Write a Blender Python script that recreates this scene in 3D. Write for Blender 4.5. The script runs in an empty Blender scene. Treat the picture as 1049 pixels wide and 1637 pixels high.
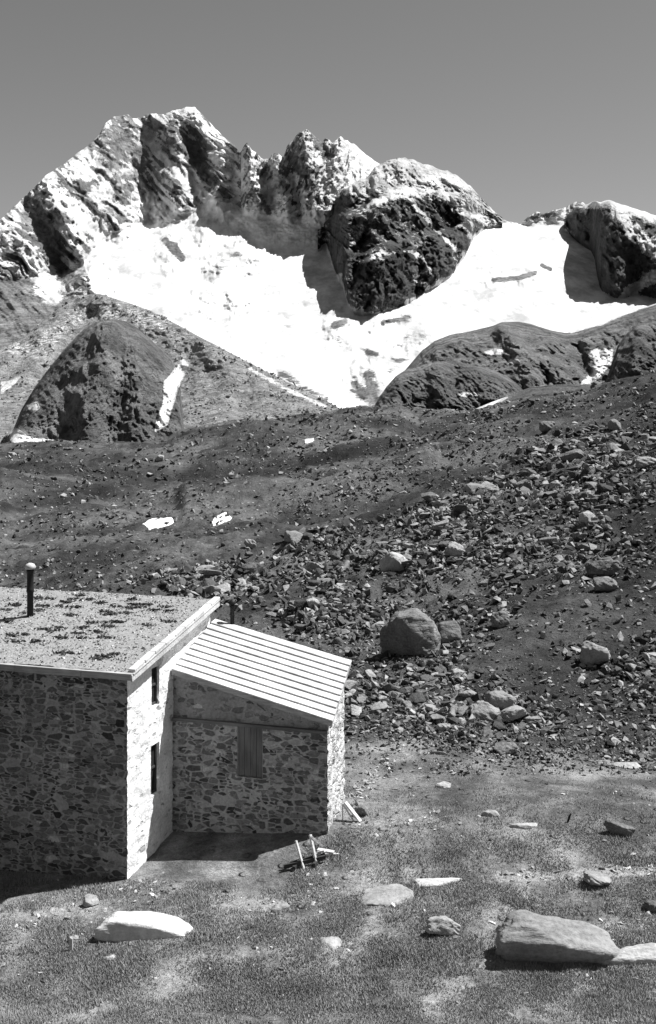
import bpy, bmesh, math, random
import numpy as np
from mathutils import Vector, Matrix
R = math.radians
random.seed(7)
rng = np.random.default_rng(11)
C = bpy.data.collections.new('scene'); bpy.context.scene.collection.children.link(C)
scn = bpy.context.scene

# ------------------------------------------------------------------ camera, sky, sun, exposure
F, CX, HY, CAMZ = 2000.0, 524.5, 630.0, 11.0        # focal length and horizon in photograph pixels (1049 x 1637)
cam = bpy.data.cameras.new('camera'); camo = bpy.data.objects.new('camera', cam); C.objects.link(camo)
cam.sensor_fit = 'VERTICAL'; cam.sensor_height = 36.0; cam.lens = 36.0 * F / 1637.0
cam.shift_y = -(818.5 - HY) / 1637.0
cam.clip_end = 30000; cam.clip_start = 0.1
camo.location = (0, 0, CAMZ); camo.rotation_euler = (R(90), 0, 0)
scn.camera = camo

SUN_EL, SUN_AZ = R(58.5), math.atan2(0.96, 0.28)      # azimuth clockwise from the view direction (+Y)
SUND = Vector((math.sin(SUN_AZ) * math.cos(SUN_EL), math.cos(SUN_AZ) * math.cos(SUN_EL), math.sin(SUN_EL)))
w = bpy.data.worlds.new("World"); scn.world = w; w.use_nodes = True
nt = w.node_tree; nt.nodes.clear()
sky = nt.nodes.new('ShaderNodeTexSky'); sky.sky_type = 'NISHITA'; sky.sun_disc = False
sky.sun_elevation = SUN_EL; sky.sun_rotation = SUN_AZ; sky.altitude = 1200; sky.air_density = 1.0; sky.dust_density = 1.6
sep = nt.nodes.new('ShaderNodeSeparateColor')        # black-and-white film behind a yellow filter
mg = nt.nodes.new('ShaderNodeMath'); mg.operation = 'ADD'
m1 = nt.nodes.new('ShaderNodeMath'); m1.operation = 'MULTIPLY'; m1.inputs[1].default_value = 0.65
m2 = nt.nodes.new('ShaderNodeMath'); m2.operation = 'MULTIPLY'; m2.inputs[1].default_value = 0.35
bg = nt.nodes.new('ShaderNodeBackground'); bg.inputs['Strength'].default_value = 0.056
wo = nt.nodes.new('ShaderNodeOutputWorld')
L = nt.links.new
L(sky.outputs[0], sep.inputs[0]); L(sep.outputs[0], m1.inputs[0]); L(sep.outputs[1], m2.inputs[0])
L(m1.outputs[0], mg.inputs[0]); L(m2.outputs[0], mg.inputs[1]); L(mg.outputs[0], bg.inputs['Color']); L(bg.outputs[0], wo.inputs[0])
sl = bpy.data.lights.new('sun', 'SUN'); sl.energy = 5.0; sl.angle = R(0.5); sl.color = (1, 1, 1)
so = bpy.data.objects.new('sun', sl); C.objects.link(so)
so.rotation_euler = (-SUND).to_track_quat('-Z', 'Y').to_euler(); so.location = (30, 10, 60)
scn.view_settings.view_transform = 'Standard'; scn.view_settings.look = 'None'
scn.view_settings.exposure = 0.85; scn.view_settings.gamma = 1.0

# ------------------------------------------------------------------ helpers: numbers
def _hash(ix, iy, seed):
    h = (ix.astype(np.int64) * 374761393 + iy.astype(np.int64) * 668265263 + seed * 974634777) & 0xffffffff
    h = ((h ^ (h >> 13)) * 1274126177) & 0xffffffff
    h = (h ^ (h >> 16)) & 0xffffffff
    return h.astype(np.float64) / 4294967295.0
def noise(x, y, seed=0):                              # gradient noise, about -1..1
    x = np.asarray(x, float); y = np.asarray(y, float)
    ix = np.floor(x); iy = np.floor(y); fx = x - ix; fy = y - iy
    def g(ox, oy):
        a = _hash(ix + ox, iy + oy, seed) * 2 * math.pi
        return np.cos(a) * (fx - ox) + np.sin(a) * (fy - oy)
    u = fx * fx * fx * (fx * (fx * 6 - 15) + 10); v = fy * fy * fy * (fy * (fy * 6 - 15) + 10)
    a = g(0, 0) * (1 - u) + g(1, 0) * u; b = g(0, 1) * (1 - u) + g(1, 1) * u
    return (a * (1 - v) + b * v) * 1.5
def fbm(x, y, o=5, seed=0, gain=0.5):
    s = 0; a = 1; f = 1
    for k in range(o):
        s = s + a * noise(x * f + 13.7 * k, y * f - 7.3 * k, seed + k); a *= gain; f *= 2.03
    return s
def ridged(x, y, o=5, seed=0, gain=0.55):
    s = 0; a = 1; f = 1; n = 0
    for k in range(o):
        s = s + a * (1 - 2 * np.abs(noise(x * f + 3.1 * k, y * f + 9.2 * k, seed + k))); n += a; a *= gain; f *= 2.03
    return s / n
def sstep(a, b, x):
    t = np.clip((x - a) / (b - a), 0, 1); return t * t * (3 - 2 * t)
def stroke(PX, PY, pts, wd):                          # 0..1 weight round a polyline
    out = np.zeros_like(PX)
    xs = [p[0] for p in pts]; ys = [p[1] for p in pts]
    m = (PX > min(xs) - wd) & (PX < max(xs) + wd) & (PY > min(ys) - wd) & (PY < max(ys) + wd)
    if not m.any(): return out
    x = PX[m]; y = PY[m]; d = np.full(x.shape, 1e9)
    if len(pts) == 1: d = np.hypot(x - pts[0][0], y - pts[0][1])
    for (ax, ay), (bx, by) in zip(pts, pts[1:]):
        vx, vy = bx - ax, by - ay; t = np.clip(((x - ax) * vx + (y - ay) * vy) / (vx * vx + vy * vy + 1e-9), 0, 1)
        d = np.minimum(d, np.hypot(x - ax - t * vx, y - ay - t * vy))
    t = np.clip(1 - d / wd, 0, 1); out[m] = t * t * (3 - 2 * t); return out
_RC = {}
def rib(PX, PY, pts, wd):                             # a sharp-crested, ragged rib round a polyline
    if _RC.get('k') is not PX: _RC.update(k=PX, x=PX + fbm(PX / 11, PY / 11, 4, 901) * 5, y=PY + fbm(PX / 13, PY / 13, 4, 902) * 5, m=0.85 + 0.2 * ridged(PX / 16, PY / 16, 3, 903))
    t = np.clip(stroke(_RC['x'], _RC['y'], pts, wd * 1.25), 0, 1)
    return (0.5 - np.sin(np.arcsin(1 - 2 * t) / 3)) * _RC['m']        # undo the smooth step: back to a tent
def poly(PX, PY, pts, soft=4.0):                      # 0..1 inside a polygon, soft edge in pixels
    n = len(pts); inside = np.zeros(PX.shape, bool)
    for i in range(n):
        ax, ay = pts[i]; bx, by = pts[(i + 1) % n]
        c = ((ay > PY) != (by > PY)) & (PX < (bx - ax) * (PY - ay) / (by - ay + 1e-12) + ax)
        inside ^= c
    e = stroke(PX, PY, list(pts) + [pts[0]], soft)
    return np.where(inside, 1 - e * 0.5, e * 0.5)

def hermite(K, s):                                    # K: knots x cols, s: parameter values -> monotone cubic
    n = K.shape[0]; d = K[1:] - K[:-1]
    m = np.zeros_like(K); m[0] = d[0]; m[-1] = d[-1]
    a, b = d[:-1], d[1:]; same = a * b > 0
    m[1:-1] = np.where(same, 2 * a * b / np.where(same, a + b, 1), 0)
    i = np.clip(np.floor(s).astype(int), 0, n - 2); t = (s - i)[:, None]
    t2 = t * t; t3 = t2 * t
    return (2*t3-3*t2+1) * K[i] + (t3-2*t2+t) * m[i] + (-2*t3+3*t2) * K[i+1] + (t3-t2) * m[i+1]
def smooth1(a, k):
    if k < 1: return a
    ker = np.hanning(2 * k + 3)[1:-1]; ker /= ker.sum()
    p = np.pad(a, k + 0, mode='edge'); return np.convolve(p, ker, mode='valid')[:len(a)]
class Loft:
    # lines: list of (rows to the next line, smoothing in columns, [(px, py, D), ...])
    def __init__(s, x0, x1, step, lines):
        s.px = np.arange(x0, x1 + step, step); ky = []; kd = []
        for rows, sm, pts in lines:
            pts = sorted(pts); x = [p[0] for p in pts]
            ky.append(smooth1(np.interp(s.px, x, [p[1] for p in pts]), sm)); kd.append(smooth1(np.interp(s.px, x, [p[2] for p in pts]), max(sm, 6)))
        sv = []
        for k, (rows, _, _) in enumerate(lines[:-1]): sv += list(k + np.arange(rows) / rows)
        sv.append(len(lines) - 1); s.s = np.array(sv)
        s.PY = hermite(np.array(ky), s.s); s.D = np.exp(hermite(np.log(np.array(kd)), s.s))
        s.PX = np.broadcast_to(s.px, s.PY.shape).copy(); s.S = np.broadcast_to(s.s[:, None], s.PY.shape)
        s.finish()
    def finish(s, dD=0, dZ=0):
        D = s.D + dD
        s.X = (s.PX - CX) / F * np.maximum(D, 20); s.Y = D
        s.Z = CAMZ + (HY - s.PY) / F * D + dZ
    def proj(s):
        return CX + s.X / s.Y * F, HY - (s.Z - CAMZ) / s.Y * F

def mesh_np(name, V, Fc, smooth=True):
    me = bpy.data.meshes.new(name)
    Fc = np.asarray(Fc); n = len(V); k = Fc.shape[1]; m = len(Fc)
    me.vertices.add(n); me.vertices.foreach_set('co', np.asarray(V, np.float32).ravel())
    me.loops.add(m * k); me.loops.foreach_set('vertex_index', Fc.astype(np.int32).ravel())
    me.polygons.add(m); me.polygons.foreach_set('loop_start', np.arange(0, m * k, k, dtype=np.int32))
    me.polygons.foreach_set('loop_total', np.full(m, k, np.int32))
    me.polygons.foreach_set('use_smooth', np.full(m, smooth, bool))
    me.update(calc_edges=True); me.validate(); return me
def attr(me, name, vals):
    a = me.attributes.new(name, 'FLOAT', 'POINT'); a.data.foreach_set('value', np.asarray(vals, np.float32).ravel())
def link(name, me, mats, parent=None):
    o = bpy.data.objects.new(name, me); C.objects.link(o)
    for m in (mats if isinstance(mats, (list, tuple)) else [mats]): me.materials.append(m)
    if parent: o.parent = parent
    return o
def tag(o, label=None, cat=None, group=None, kind=None):
    if label: o['label'] = label
    if cat: o['category'] = cat
    if group: o['group'] = group
    if kind: o['kind'] = kind
    return o
def grid_obj(name, lf, mat, label, cat, attrs={}):
    r, c = lf.PX.shape
    V = np.stack([lf.X, lf.Y, lf.Z], -1).reshape(-1, 3)
    i = np.arange(r - 1)[:, None] * c + np.arange(c - 1)[None, :]
    Fc = np.stack([i, i + 1, i + c + 1, i + c], -1).reshape(-1, 4)
    me = mesh_np(name, V, Fc)
    for k, v in attrs.items(): attr(me, k, v)
    return tag(link(name, me, mat), label, cat, kind='structure')

# ------------------------------------------------------------------ helpers: materials
class NT:
    def __init__(s, name):
        s.m = bpy.data.materials.new(name); s.m.use_nodes = True; s.t = s.m.node_tree
        s.b = s.t.nodes['Principled BSDF']; s.b.inputs['Roughness'].default_value = 0.95; s.b.inputs['Specular IOR Level'].default_value = 0.12
    def n(s, ty, **k):
        x = s.t.nodes.new(ty)
        for a, v in k.items(): setattr(x, a, v)
        return x
    def set(s, sock, v):
        if hasattr(v, 'is_linked') or isinstance(v, bpy.types.NodeSocket): s.t.links.new(v, sock)
        else: sock.default_value = v
    def math(s, op, a, b=0.0, c=0.0, clamp=False):
        x = s.n('ShaderNodeMath', operation=op, use_clamp=clamp); s.set(x.inputs[0], a); s.set(x.inputs[1], b)
        if op in ('MULTIPLY_ADD', 'SMOOTH_MIN'): s.set(x.inputs[2], c)
        return x.outputs[0]
    def noise(s, co, scale, detail=4, rough=0.55, dist=0.0):
        x = s.n('ShaderNodeTexNoise'); x.inputs['Scale'].default_value = scale; x.inputs['Detail'].default_value = detail
        x.inputs['Roughness'].default_value = rough; x.inputs['Distortion'].default_value = dist; s.t.links.new(co, x.inputs['Vector']); return x.outputs['Fac']
    def ramp(s, v, a, b, lo=0.0, hi=1.0, mode='SMOOTHSTEP'):
        x = s.n('ShaderNodeMapRange', interpolation_type=mode); s.set(x.inputs[0], v)
        for i, q in enumerate((a, b, lo, hi)): s.set(x.inputs[1 + i], q)
        return x.outputs[0]
    def mix(s, f, a, b):
        x = s.n('ShaderNodeMix', data_type='FLOAT'); s.set(x.inputs[0], f); s.set(x.inputs[2], a); s.set(x.inputs[3], b); return x.outputs[0]
    def coord(s, which='Object'): return s.n('ShaderNodeTexCoord').outputs[which]
    def mapping(s, co, sc, rot=(0, 0, 0)):
        x = s.n('ShaderNodeMapping'); x.inputs['Scale'].default_value = sc; x.inputs['Rotation'].default_value = rot; s.t.links.new(co, x.inputs['Vector']); return x.outputs[0]
    def attr(s, name): return s.n('ShaderNodeAttribute', attribute_name=name).outputs['Fac']
    def color(s, v):
        x = s.n('ShaderNodeCombineColor')
        for i in range(3): s.set(x.inputs[i], v)
        s.t.links.new(x.outputs[0], s.b.inputs['Base Color'])
    def bump(s, h, dist, strength=1.0):
        x = s.n('ShaderNodeBump'); x.inputs['Distance'].default_value = dist; x.inputs['Strength'].default_value = strength
        s.t.links.new(h, x.inputs['Height']); s.t.links.new(x.outputs[0], s.b.inputs['Normal'])

def mat_mountain(name, sc, lo=0.05, hi=0.22, snowc=0.5, bump=14, spread=0.5):
    q = NT(name); co = q.coord()
    n1 = q.noise(co, sc, 9, 0.62); n2 = q.noise(co, sc * 6, 6, 0.6); n3 = q.noise(co, sc * 0.25, 4)
    st = q.noise(q.mapping(co, (0.6, 0.3, 2.6), (0.0, 0.75, 0.2)), sc * 1.6, 7, 0.65)
    a = q.attr('snow')
    v = q.math('ADD', a, q.math('MULTIPLY', q.math('SUBTRACT', q.math('ADD', n1, st), 1.0), spread * 1.3))
    n4 = q.noise(q.mapping(co, (1, 1, 1.8), (0.3, 0.2, 0.5)), sc * 3.2, 9, 0.7)
    v = q.math('ADD', v, q.math('MULTIPLY', q.math('SUBTRACT', q.math('ADD', n2, n4), 1.0), spread * 1.3))
    s = q.ramp(v, 0.46, 0.56)
    rk = q.ramp(q.math('ADD', q.math('MULTIPLY', n1, 0.6), q.math('MULTIPLY', n2, 0.4)), 0.32, 0.68, lo, hi)
    rk = q.math('MULTIPLY', rk, q.ramp(n3, 0.3, 0.7, 0.75, 1.25))
    sv = q.ramp(q.noise(q.mapping(co, (1.0, 0.25, 1.0)), sc * 1.2, 9, 0.68), 0.32, 0.66, snowc * 0.62, snowc * 1.25)
    q.color(q.mix(s, rk, sv))
    h = q.math('ADD', n1, q.math('MULTIPLY', st, 0.6)); h = q.math('ADD', h, q.math('MULTIPLY', n4, 0.7))
    h = q.math('SUBTRACT', h, 1.15)
    q.bump(q.mix(s, h, q.math('MULTIPLY', h, q.ramp(a, 0.7, 0.95, 0.5, 0.09))), bump); return q.m
def mat_ground():
    q = NT('ground'); co = q.coord()
    big = q.noise(co, 0.09, 5); mid = q.noise(co, 0.9, 6, 0.6); fine = q.noise(co, 9, 6, 0.7); vf = q.noise(co, 40, 3, 0.7)
    far = q.attr('far'); bare = q.attr('bare'); snow = q.attr('snow'); dark = q.attr('dark')
    g = q.ramp(q.math('ADD', q.math('MULTIPLY', fine, 0.55), q.math('MULTIPLY', mid, 0.45)), 0.3, 0.7, 0.12, 0.3)
    g = q.math('MULTIPLY', g, q.math('MULTIPLY', q.ramp(vf, 0.25, 0.75, 0.6, 1.35), q.ramp(q.noise(co, 0.5, 6, 0.65), 0.36, 0.64, 0.5, 1.45)))
    b = q.ramp(q.math('ADD', bare, q.math('MULTIPLY', q.math('SUBTRACT', q.math('ADD', fine, mid), 1.0), 0.7)), 0.42, 0.62)
    v = q.mix(b, g, q.ramp(fine, 0.3, 0.7, 0.2, 0.42))
    vor = q.n('ShaderNodeTexVoronoi'); vor.inputs['Scale'].default_value = 2.2; q.t.links.new(co, vor.inputs['Vector'])
    sp = q.n('ShaderNodeSeparateColor'); q.t.links.new(vor.outputs['Color'], sp.inputs[0])
    peb = q.math('MULTIPLY', q.ramp(vor.outputs['Distance'], 0.16, 0.3, 1, 0), q.ramp(sp.outputs[0], 0.6, 0.75))
    farv = q.ramp(q.math('ADD', q.math('MULTIPLY', mid, 0.5), q.math('MULTIPLY', fine, 0.5)), 0.32, 0.68, 0.025, 0.10)
    farv = q.math('MULTIPLY', farv, q.ramp(big, 0.38, 0.62, 0.55, 1.6))
    farv = q.mix(q.math('MULTIPLY', peb, 0.8), farv, q.ramp(sp.outputs[1], 0, 1, 0.1, 0.4))
    v = q.mix(far, v, farv)
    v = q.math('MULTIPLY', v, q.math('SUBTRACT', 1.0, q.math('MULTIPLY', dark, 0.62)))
    s = q.ramp(q.math('ADD', snow, q.math('MULTIPLY', q.math('SUBTRACT', mid, 0.5), 0.5)), 0.46, 0.54)
    q.color(q.mix(s, v, 0.8))
    q.bump(q.mix(s, q.math('ADD', q.math('ADD', q.math('MULTIPLY', fine, 0.5), q.math('MULTIPLY', mid, 1.2)), q.math('MULTIPLY', peb, 0.6)), 0.0), 0.22); return q.m
def mat_rock(name='boulder_stone', lo=0.07, hi=0.2, attr_tone=False, bump=0.06, rnd=0.5):
    q = NT(name); co = q.coord()
    n1 = q.noise(co, 1.6, 8, 0.62); n2 = q.noise(co, 12, 6, 0.7); st = q.noise(q.mapping(co, (1, 1, 5), (0.4, 0.3, 0)), 2.0, 6, 0.6)
    v = q.ramp(q.math('ADD', q.math('MULTIPLY', n1, 0.5), q.math('MULTIPLY', n2, 0.5)), 0.3, 0.68, lo, hi)
    if attr_tone: t = q.attr('tone')
    else: t = q.n('ShaderNodeObjectInfo').outputs['Random']
    v = q.math('MULTIPLY', v, q.ramp(t, 0, 1, 1 - rnd, 1 + rnd * 1.6, 'LINEAR')); q.color(v)
    q.bump(q.math('ADD', q.math('ADD', n1, q.math('MULTIPLY', n2, 0.3)), st), bump); return q.m
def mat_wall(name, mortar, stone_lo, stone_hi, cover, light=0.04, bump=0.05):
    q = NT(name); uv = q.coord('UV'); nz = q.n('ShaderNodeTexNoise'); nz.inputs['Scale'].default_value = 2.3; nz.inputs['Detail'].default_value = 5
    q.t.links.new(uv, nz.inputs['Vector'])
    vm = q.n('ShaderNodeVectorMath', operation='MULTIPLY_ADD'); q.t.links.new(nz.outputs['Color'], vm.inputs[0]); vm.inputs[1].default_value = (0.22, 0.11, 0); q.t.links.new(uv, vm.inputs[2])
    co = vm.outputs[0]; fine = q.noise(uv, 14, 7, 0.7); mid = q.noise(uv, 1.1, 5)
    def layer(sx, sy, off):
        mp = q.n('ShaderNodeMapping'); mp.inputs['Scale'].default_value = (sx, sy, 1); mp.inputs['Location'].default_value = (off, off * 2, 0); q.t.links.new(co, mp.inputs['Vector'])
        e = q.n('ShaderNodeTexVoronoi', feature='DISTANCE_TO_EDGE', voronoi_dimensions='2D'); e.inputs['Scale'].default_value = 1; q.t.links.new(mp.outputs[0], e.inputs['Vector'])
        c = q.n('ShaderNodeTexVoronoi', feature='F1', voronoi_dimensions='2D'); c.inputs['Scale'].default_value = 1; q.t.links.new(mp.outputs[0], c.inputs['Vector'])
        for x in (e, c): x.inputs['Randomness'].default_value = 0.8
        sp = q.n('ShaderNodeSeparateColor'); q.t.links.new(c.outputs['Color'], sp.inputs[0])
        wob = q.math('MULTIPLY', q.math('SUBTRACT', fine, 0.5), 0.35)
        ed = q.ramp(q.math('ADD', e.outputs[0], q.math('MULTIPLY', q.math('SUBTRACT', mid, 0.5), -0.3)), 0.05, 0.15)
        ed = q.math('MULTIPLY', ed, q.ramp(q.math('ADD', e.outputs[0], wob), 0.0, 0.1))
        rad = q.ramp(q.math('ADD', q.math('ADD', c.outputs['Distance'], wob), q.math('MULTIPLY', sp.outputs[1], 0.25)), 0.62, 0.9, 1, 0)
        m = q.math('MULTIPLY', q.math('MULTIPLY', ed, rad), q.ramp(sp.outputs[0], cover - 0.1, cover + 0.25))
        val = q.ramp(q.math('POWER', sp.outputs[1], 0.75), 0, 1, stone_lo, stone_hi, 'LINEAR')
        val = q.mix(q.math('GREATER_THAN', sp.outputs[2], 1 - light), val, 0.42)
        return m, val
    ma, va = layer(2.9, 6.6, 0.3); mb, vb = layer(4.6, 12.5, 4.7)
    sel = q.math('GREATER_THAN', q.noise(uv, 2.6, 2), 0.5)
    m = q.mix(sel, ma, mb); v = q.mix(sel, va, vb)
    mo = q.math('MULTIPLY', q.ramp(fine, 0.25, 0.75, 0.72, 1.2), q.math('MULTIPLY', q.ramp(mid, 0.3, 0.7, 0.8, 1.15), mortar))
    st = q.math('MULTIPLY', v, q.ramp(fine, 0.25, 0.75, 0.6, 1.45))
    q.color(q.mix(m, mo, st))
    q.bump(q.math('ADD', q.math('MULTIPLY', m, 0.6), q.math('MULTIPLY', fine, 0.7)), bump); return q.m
def mat_wood(name, base, grain=0.35, sc=(1, 14, 14), bump=0.01):
    q = NT(name); co = q.mapping(q.coord(), sc); a = q.noise(co, 1.6, 8, 0.65, 0.4); b = q.noise(q.coord(), 1.2, 4)
    v = q.math('MULTIPLY', q.ramp(a, 0.3, 0.7, 1 - grain, 1 + grain * 0.5), q.ramp(b, 0.3, 0.7, 0.75, 1.15))
    q.color(q.math('MULTIPLY', v, base)); q.bump(a, bump); return q.m
def mat_plain(name, v, rough=0.8, sc=6):
    q = NT(name); n = q.noise(q.coord(), sc, 6, 0.65); q.b.inputs['Roughness'].default_value = rough
    q.color(q.ramp(n, 0.25, 0.75, v * 0.65, v * 1.3)); q.bump(n, 0.01); return q.m
def mat_grass():
    q = NT('grass'); t = q.attr('tone'); q.color(q.ramp(t, 0, 1, 0.13, 0.4, 'LINEAR'))
    q.b.inputs['Roughness'].default_value = 0.7; return q.m

M = dict(
    massif=mat_mountain('massif_rock_snow', 0.018, 0.09, 0.29, snowc=.56, bump=20, spread=.38),
    butt=mat_mountain('buttress_rock_snow', 0.018, 0.045, 0.15, snowc=.52, bump=38, spread=.45),
    hill=mat_mountain('hill_rock', 0.05, 0.07, 0.3, snowc=.7, bump=15, spread=0.3),
    mor=mat_mountain('moraine_scree', 0.13, 0.13, 0.38, snowc=.6, bump=6, spread=0.5),
    ground=mat_ground(), rock=mat_rock(lo=.07, hi=.22, rnd=.65), rocks=mat_rock('scree_stone', 0.07, 0.21, True, 0.04, 0.75),
    white=mat_rock('whitish_stone', .36, .62, False, .06, .1), pale=mat_rock('pale_stone', 0.2, 0.4, False, 0.05, 0.12), mid=mat_rock('grey_stone', 0.14, 0.32, False, 0.05, 0.1), darkr=mat_rock('dark_stone', 0.07, 0.2, False, 0.08, 0.2),
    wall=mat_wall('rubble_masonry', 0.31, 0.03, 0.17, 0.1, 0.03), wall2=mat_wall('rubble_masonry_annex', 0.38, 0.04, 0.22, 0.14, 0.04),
    gable=mat_wall('sunlit_plaster_masonry', 0.86, 0.08, 0.5, 0.84, 0.02, 0.04), side=mat_wall('sunlit_masonry', 0.68, 0.16, 0.5, 0.5, 0.2, 0.10),  # pale plaster and stone, lightened further: full sun painted into both wall colours
    plaster=mat_wall('rough_render', 0.28, 0.08, 0.2, 0.6, 0.02), board=mat_wood('pale_boards', 0.56, 0.3), fascia=mat_wood('fascia_boards', 0.36, 0.3),
    shutter=mat_wood('shutter_wood', 0.16, 0.25, (16, 16, 1)), dark=mat_plain('dark_opening', 0.02), pipe2=mat_wood('ledge_timber', .16, .4), pipe=mat_plain('sooty_iron', 0.02, 0.5), timber=mat_wood('weathered_timber', 0.6, 0.3),
    dtimber=mat_wood('dark_timber', 0.06, 0.3), gravel=mat_plain('roof_gravel', 0.24, 0.95, 16), moss=mat_plain('moss', 0.05, 0.95, 9), grass=mat_grass(), cap=mat_plain('cap_stone', 0.45))

# ------------------------------------------------------------------ ground: meadow, boulder slope and moraine up to the near skyline
def ln(rows, sm, ys, ds, xs=(-400, 5, 260, 520, 780, 1049, 1450)):
    return (rows, sm, list(zip(xs, ys, ds)))
crest = [(-400, 725), (5, 716), (100, 711), (200, 713), (255, 712), (300, 692), (345, 680), (420, 676), (480, 668), (560, 655), (610, 655), (660, 664), (740, 666), (800, 651), (860, 640), (940, 625), (1049, 600), (1450, 520)]
def cD(x): return float(np.interp(x, [-400, 5, 300, 560, 800, 1049, 1450], [330, 330, 320, 290, 240, 205, 190]))
G = Loft(-400, 1450, 2.3, [
    ln(6, 12, [2600] * 7, [-25] * 7) if False else (8, 12, [(-400, 2930, 2.0), (1450, 2930, 2.0)]),
    ln(8, 12, [2060] * 7, [5.0] * 7),
    ln(16, 12, [1770] * 7, [11.0] * 7),
    ln(90, 12, [1640] * 7, [21.9] * 7),
    ln(80, 12, [1500] * 7, [26.0, 25.9, 25.4, 25.3, 25.2, 25.0, 25.0]),
    ln(64, 12, [1400] * 7, [29.7, 29.6, 28.9, 28.3, 28.0, 27.8, 27.8]),
    ln(50, 12, [1300] * 7, [34, 34, 32.4, 31.1, 31, 30.6, 30.6]),
    ln(60, 12, [1230, 1225, 1215, 1175, 1200, 1225, 1235], [38, 38, 37.5, 38.3, 37, 36, 36]),
    ln(60, 12, [1100, 1100, 1100, 1080, 1090, 1100, 1105], [47, 47, 46.5, 45.5, 43.5, 42.5, 42]),
    ln(60, 12, [1000, 1000, 1000, 980, 960, 960, 950], [60, 60, 58, 56, 53, 50, 48]),
    ln(34, 12, [950, 945, 925, 880, 810, 760, 700], [72, 71, 70, 72, 76, 80, 80]),
    ln(50, 12, [940, 930, 885, 845, 770, 705, 640], [76, 76, 80, 88, 97, 110, 112]),
    ln(50, 12, [840, 835, 830, 790, 735, 680, 610], [125, 125, 125, 130, 135, 140, 140]),
    ln(60, 12, [770, 765, 760, 725, 700, 650, 575], [190, 190, 190, 190, 180, 170, 165]),
    (10, 4, [(x, y, cD(x)) for x, y in crest]),
    (10, 8, [(x, y + 20, cD(x) + 60) for x, y in crest]),
    (1, 8, [(x, y + 60, cD(x) + 240) for x, y in crest])])
def hummock(g):
    X, D = g.X, g.D; far = sstep(50, 140, D); crestw = 1 - 0.75 * stroke(g.S * 0, (g.S - 14) * 100, [(0, 0)], 60)
    z = fbm(X / 2.8, D / 2.8, 4, 3) * 0.075 * sstep(15, 24, D)
    z += fbm(X / 9, D / 9, 5, 20) * (0.12 + 0.5 * sstep(42, 60, D)) * sstep(12, 24, D)
    z += (fbm(X / 26, D / 26, 5, 40) * 1.6 + ridged(X / 60 + D / 90, D / 38 - X / 120, 4, 44) * 2.6) * far * crestw
    z += fbm(X / 1.4, D / 1.6, 3, 60) * (0.03 + 0.22 * sstep(40, 60, D)) * (1 - far * 0.4)
    z += 2.2 * stroke(g.PX, g.PY, [(5, 795), (110, 785), (230, 758), (420, 738), (560, 712), (640, 690)], 34) + 1.6 * stroke(g.PX, g.PY, [(300, 830), (420, 820), (560, 800), (680, 760)], 26)
    ap = np.hypot(X + 4, (D - 31) * 0.9)
    return z * (0.35 + 0.65 * sstep(3, 8, ap))
G.finish(0, hummock(G)); GPX, GPY = G.proj()
# shelf of the hut: a little hollow at the foot of the facade
far = sstep(0.0, 1.0, (G.S - 6.85) / 0.5)
ragged = fbm(G.X / 3, G.D / 3, 4, 77) * 0.35
far = sstep(-0.15, 0.15, G.S - 7.0 + ragged * 0.5)
bare = 0.10 + 0 * G.X
for pts, wd, a in [([(1060, 1392), (1000, 1393), (900, 1401), (800, 1402)], 15, .75), ([(800, 1402), (690, 1412)], 20, .3), ([(560, 1318), (690, 1306)], 22, .42), ([(300, 1392), (400, 1388), (520, 1378)], 12, .25),
                   ([(215, 1400), (260, 1396)], 14, .3), ([(20, 1490), (120, 1455), (260, 1425)], 70, .3), ([(400, 1470), (470, 1440), (560, 1440)], 34, .25), ([(560, 1440), (680, 1432)], 30, .2),
                   ([(556, 1290), (600, 1262), (618, 1225)], 20, .35), ([(800, 1275), (900, 1262), (1000, 1270)], 24, .18), ([(720, 1570), (705, 1480)], 12, .1),
                   ([(480, 1402), (540, 1396)], 18, .22), ([(600, 1350), (700, 1330)], 30, .12), ([(5, 1560), (120, 1540)], 26, .1), ([(900, 1550), (1049, 1560)], 24, .12), ([(600, 1190), (1049, 1225)], 24, .12)]:
    bare = np.maximum(bare, 0.10 + a * stroke(GPX, GPY, pts, wd))
gsnow = np.zeros_like(GPX)
for p in [[(228, 838), (240, 830), (276, 826), (280, 836), (262, 844), (240, 846)], [(338, 832), (352, 822), (362, 818), (373, 830), (352, 838), (341, 841)], [(484, 703), (502, 701), (506, 706), (488, 708)],
          ]:
    gsnow = np.maximum(gsnow, poly(GPX, GPY, p, 5))
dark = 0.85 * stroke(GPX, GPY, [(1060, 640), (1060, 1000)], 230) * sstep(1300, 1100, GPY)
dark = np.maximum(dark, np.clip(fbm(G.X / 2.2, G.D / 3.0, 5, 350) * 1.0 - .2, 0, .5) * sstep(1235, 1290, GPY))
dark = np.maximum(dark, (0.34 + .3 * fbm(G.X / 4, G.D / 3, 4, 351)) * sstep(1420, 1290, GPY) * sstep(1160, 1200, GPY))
dark = np.maximum(dark, 0.85 * stroke(GPX, GPY, [(215, 925), (330, 905), (430, 865), (520, 850), (620, 818), (700, 792)], 26))  # vegetated strip, with the shade of the ridge flank painted into its colour
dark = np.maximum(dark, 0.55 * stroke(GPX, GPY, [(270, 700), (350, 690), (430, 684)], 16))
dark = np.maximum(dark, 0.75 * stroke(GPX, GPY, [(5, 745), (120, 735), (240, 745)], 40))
dark = np.maximum(dark, 0.8 * stroke(GPX, GPY, [(5, 812), (110, 800), (230, 772), (420, 752), (560, 728), (640, 700)], 24))  # dark strip below the raised ridge: flank shade painted in with the vegetation
dark = np.maximum(dark, 0.6 * stroke(GPX, GPY, [(660, 790), (760, 760), (860, 735)], 14))
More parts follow.
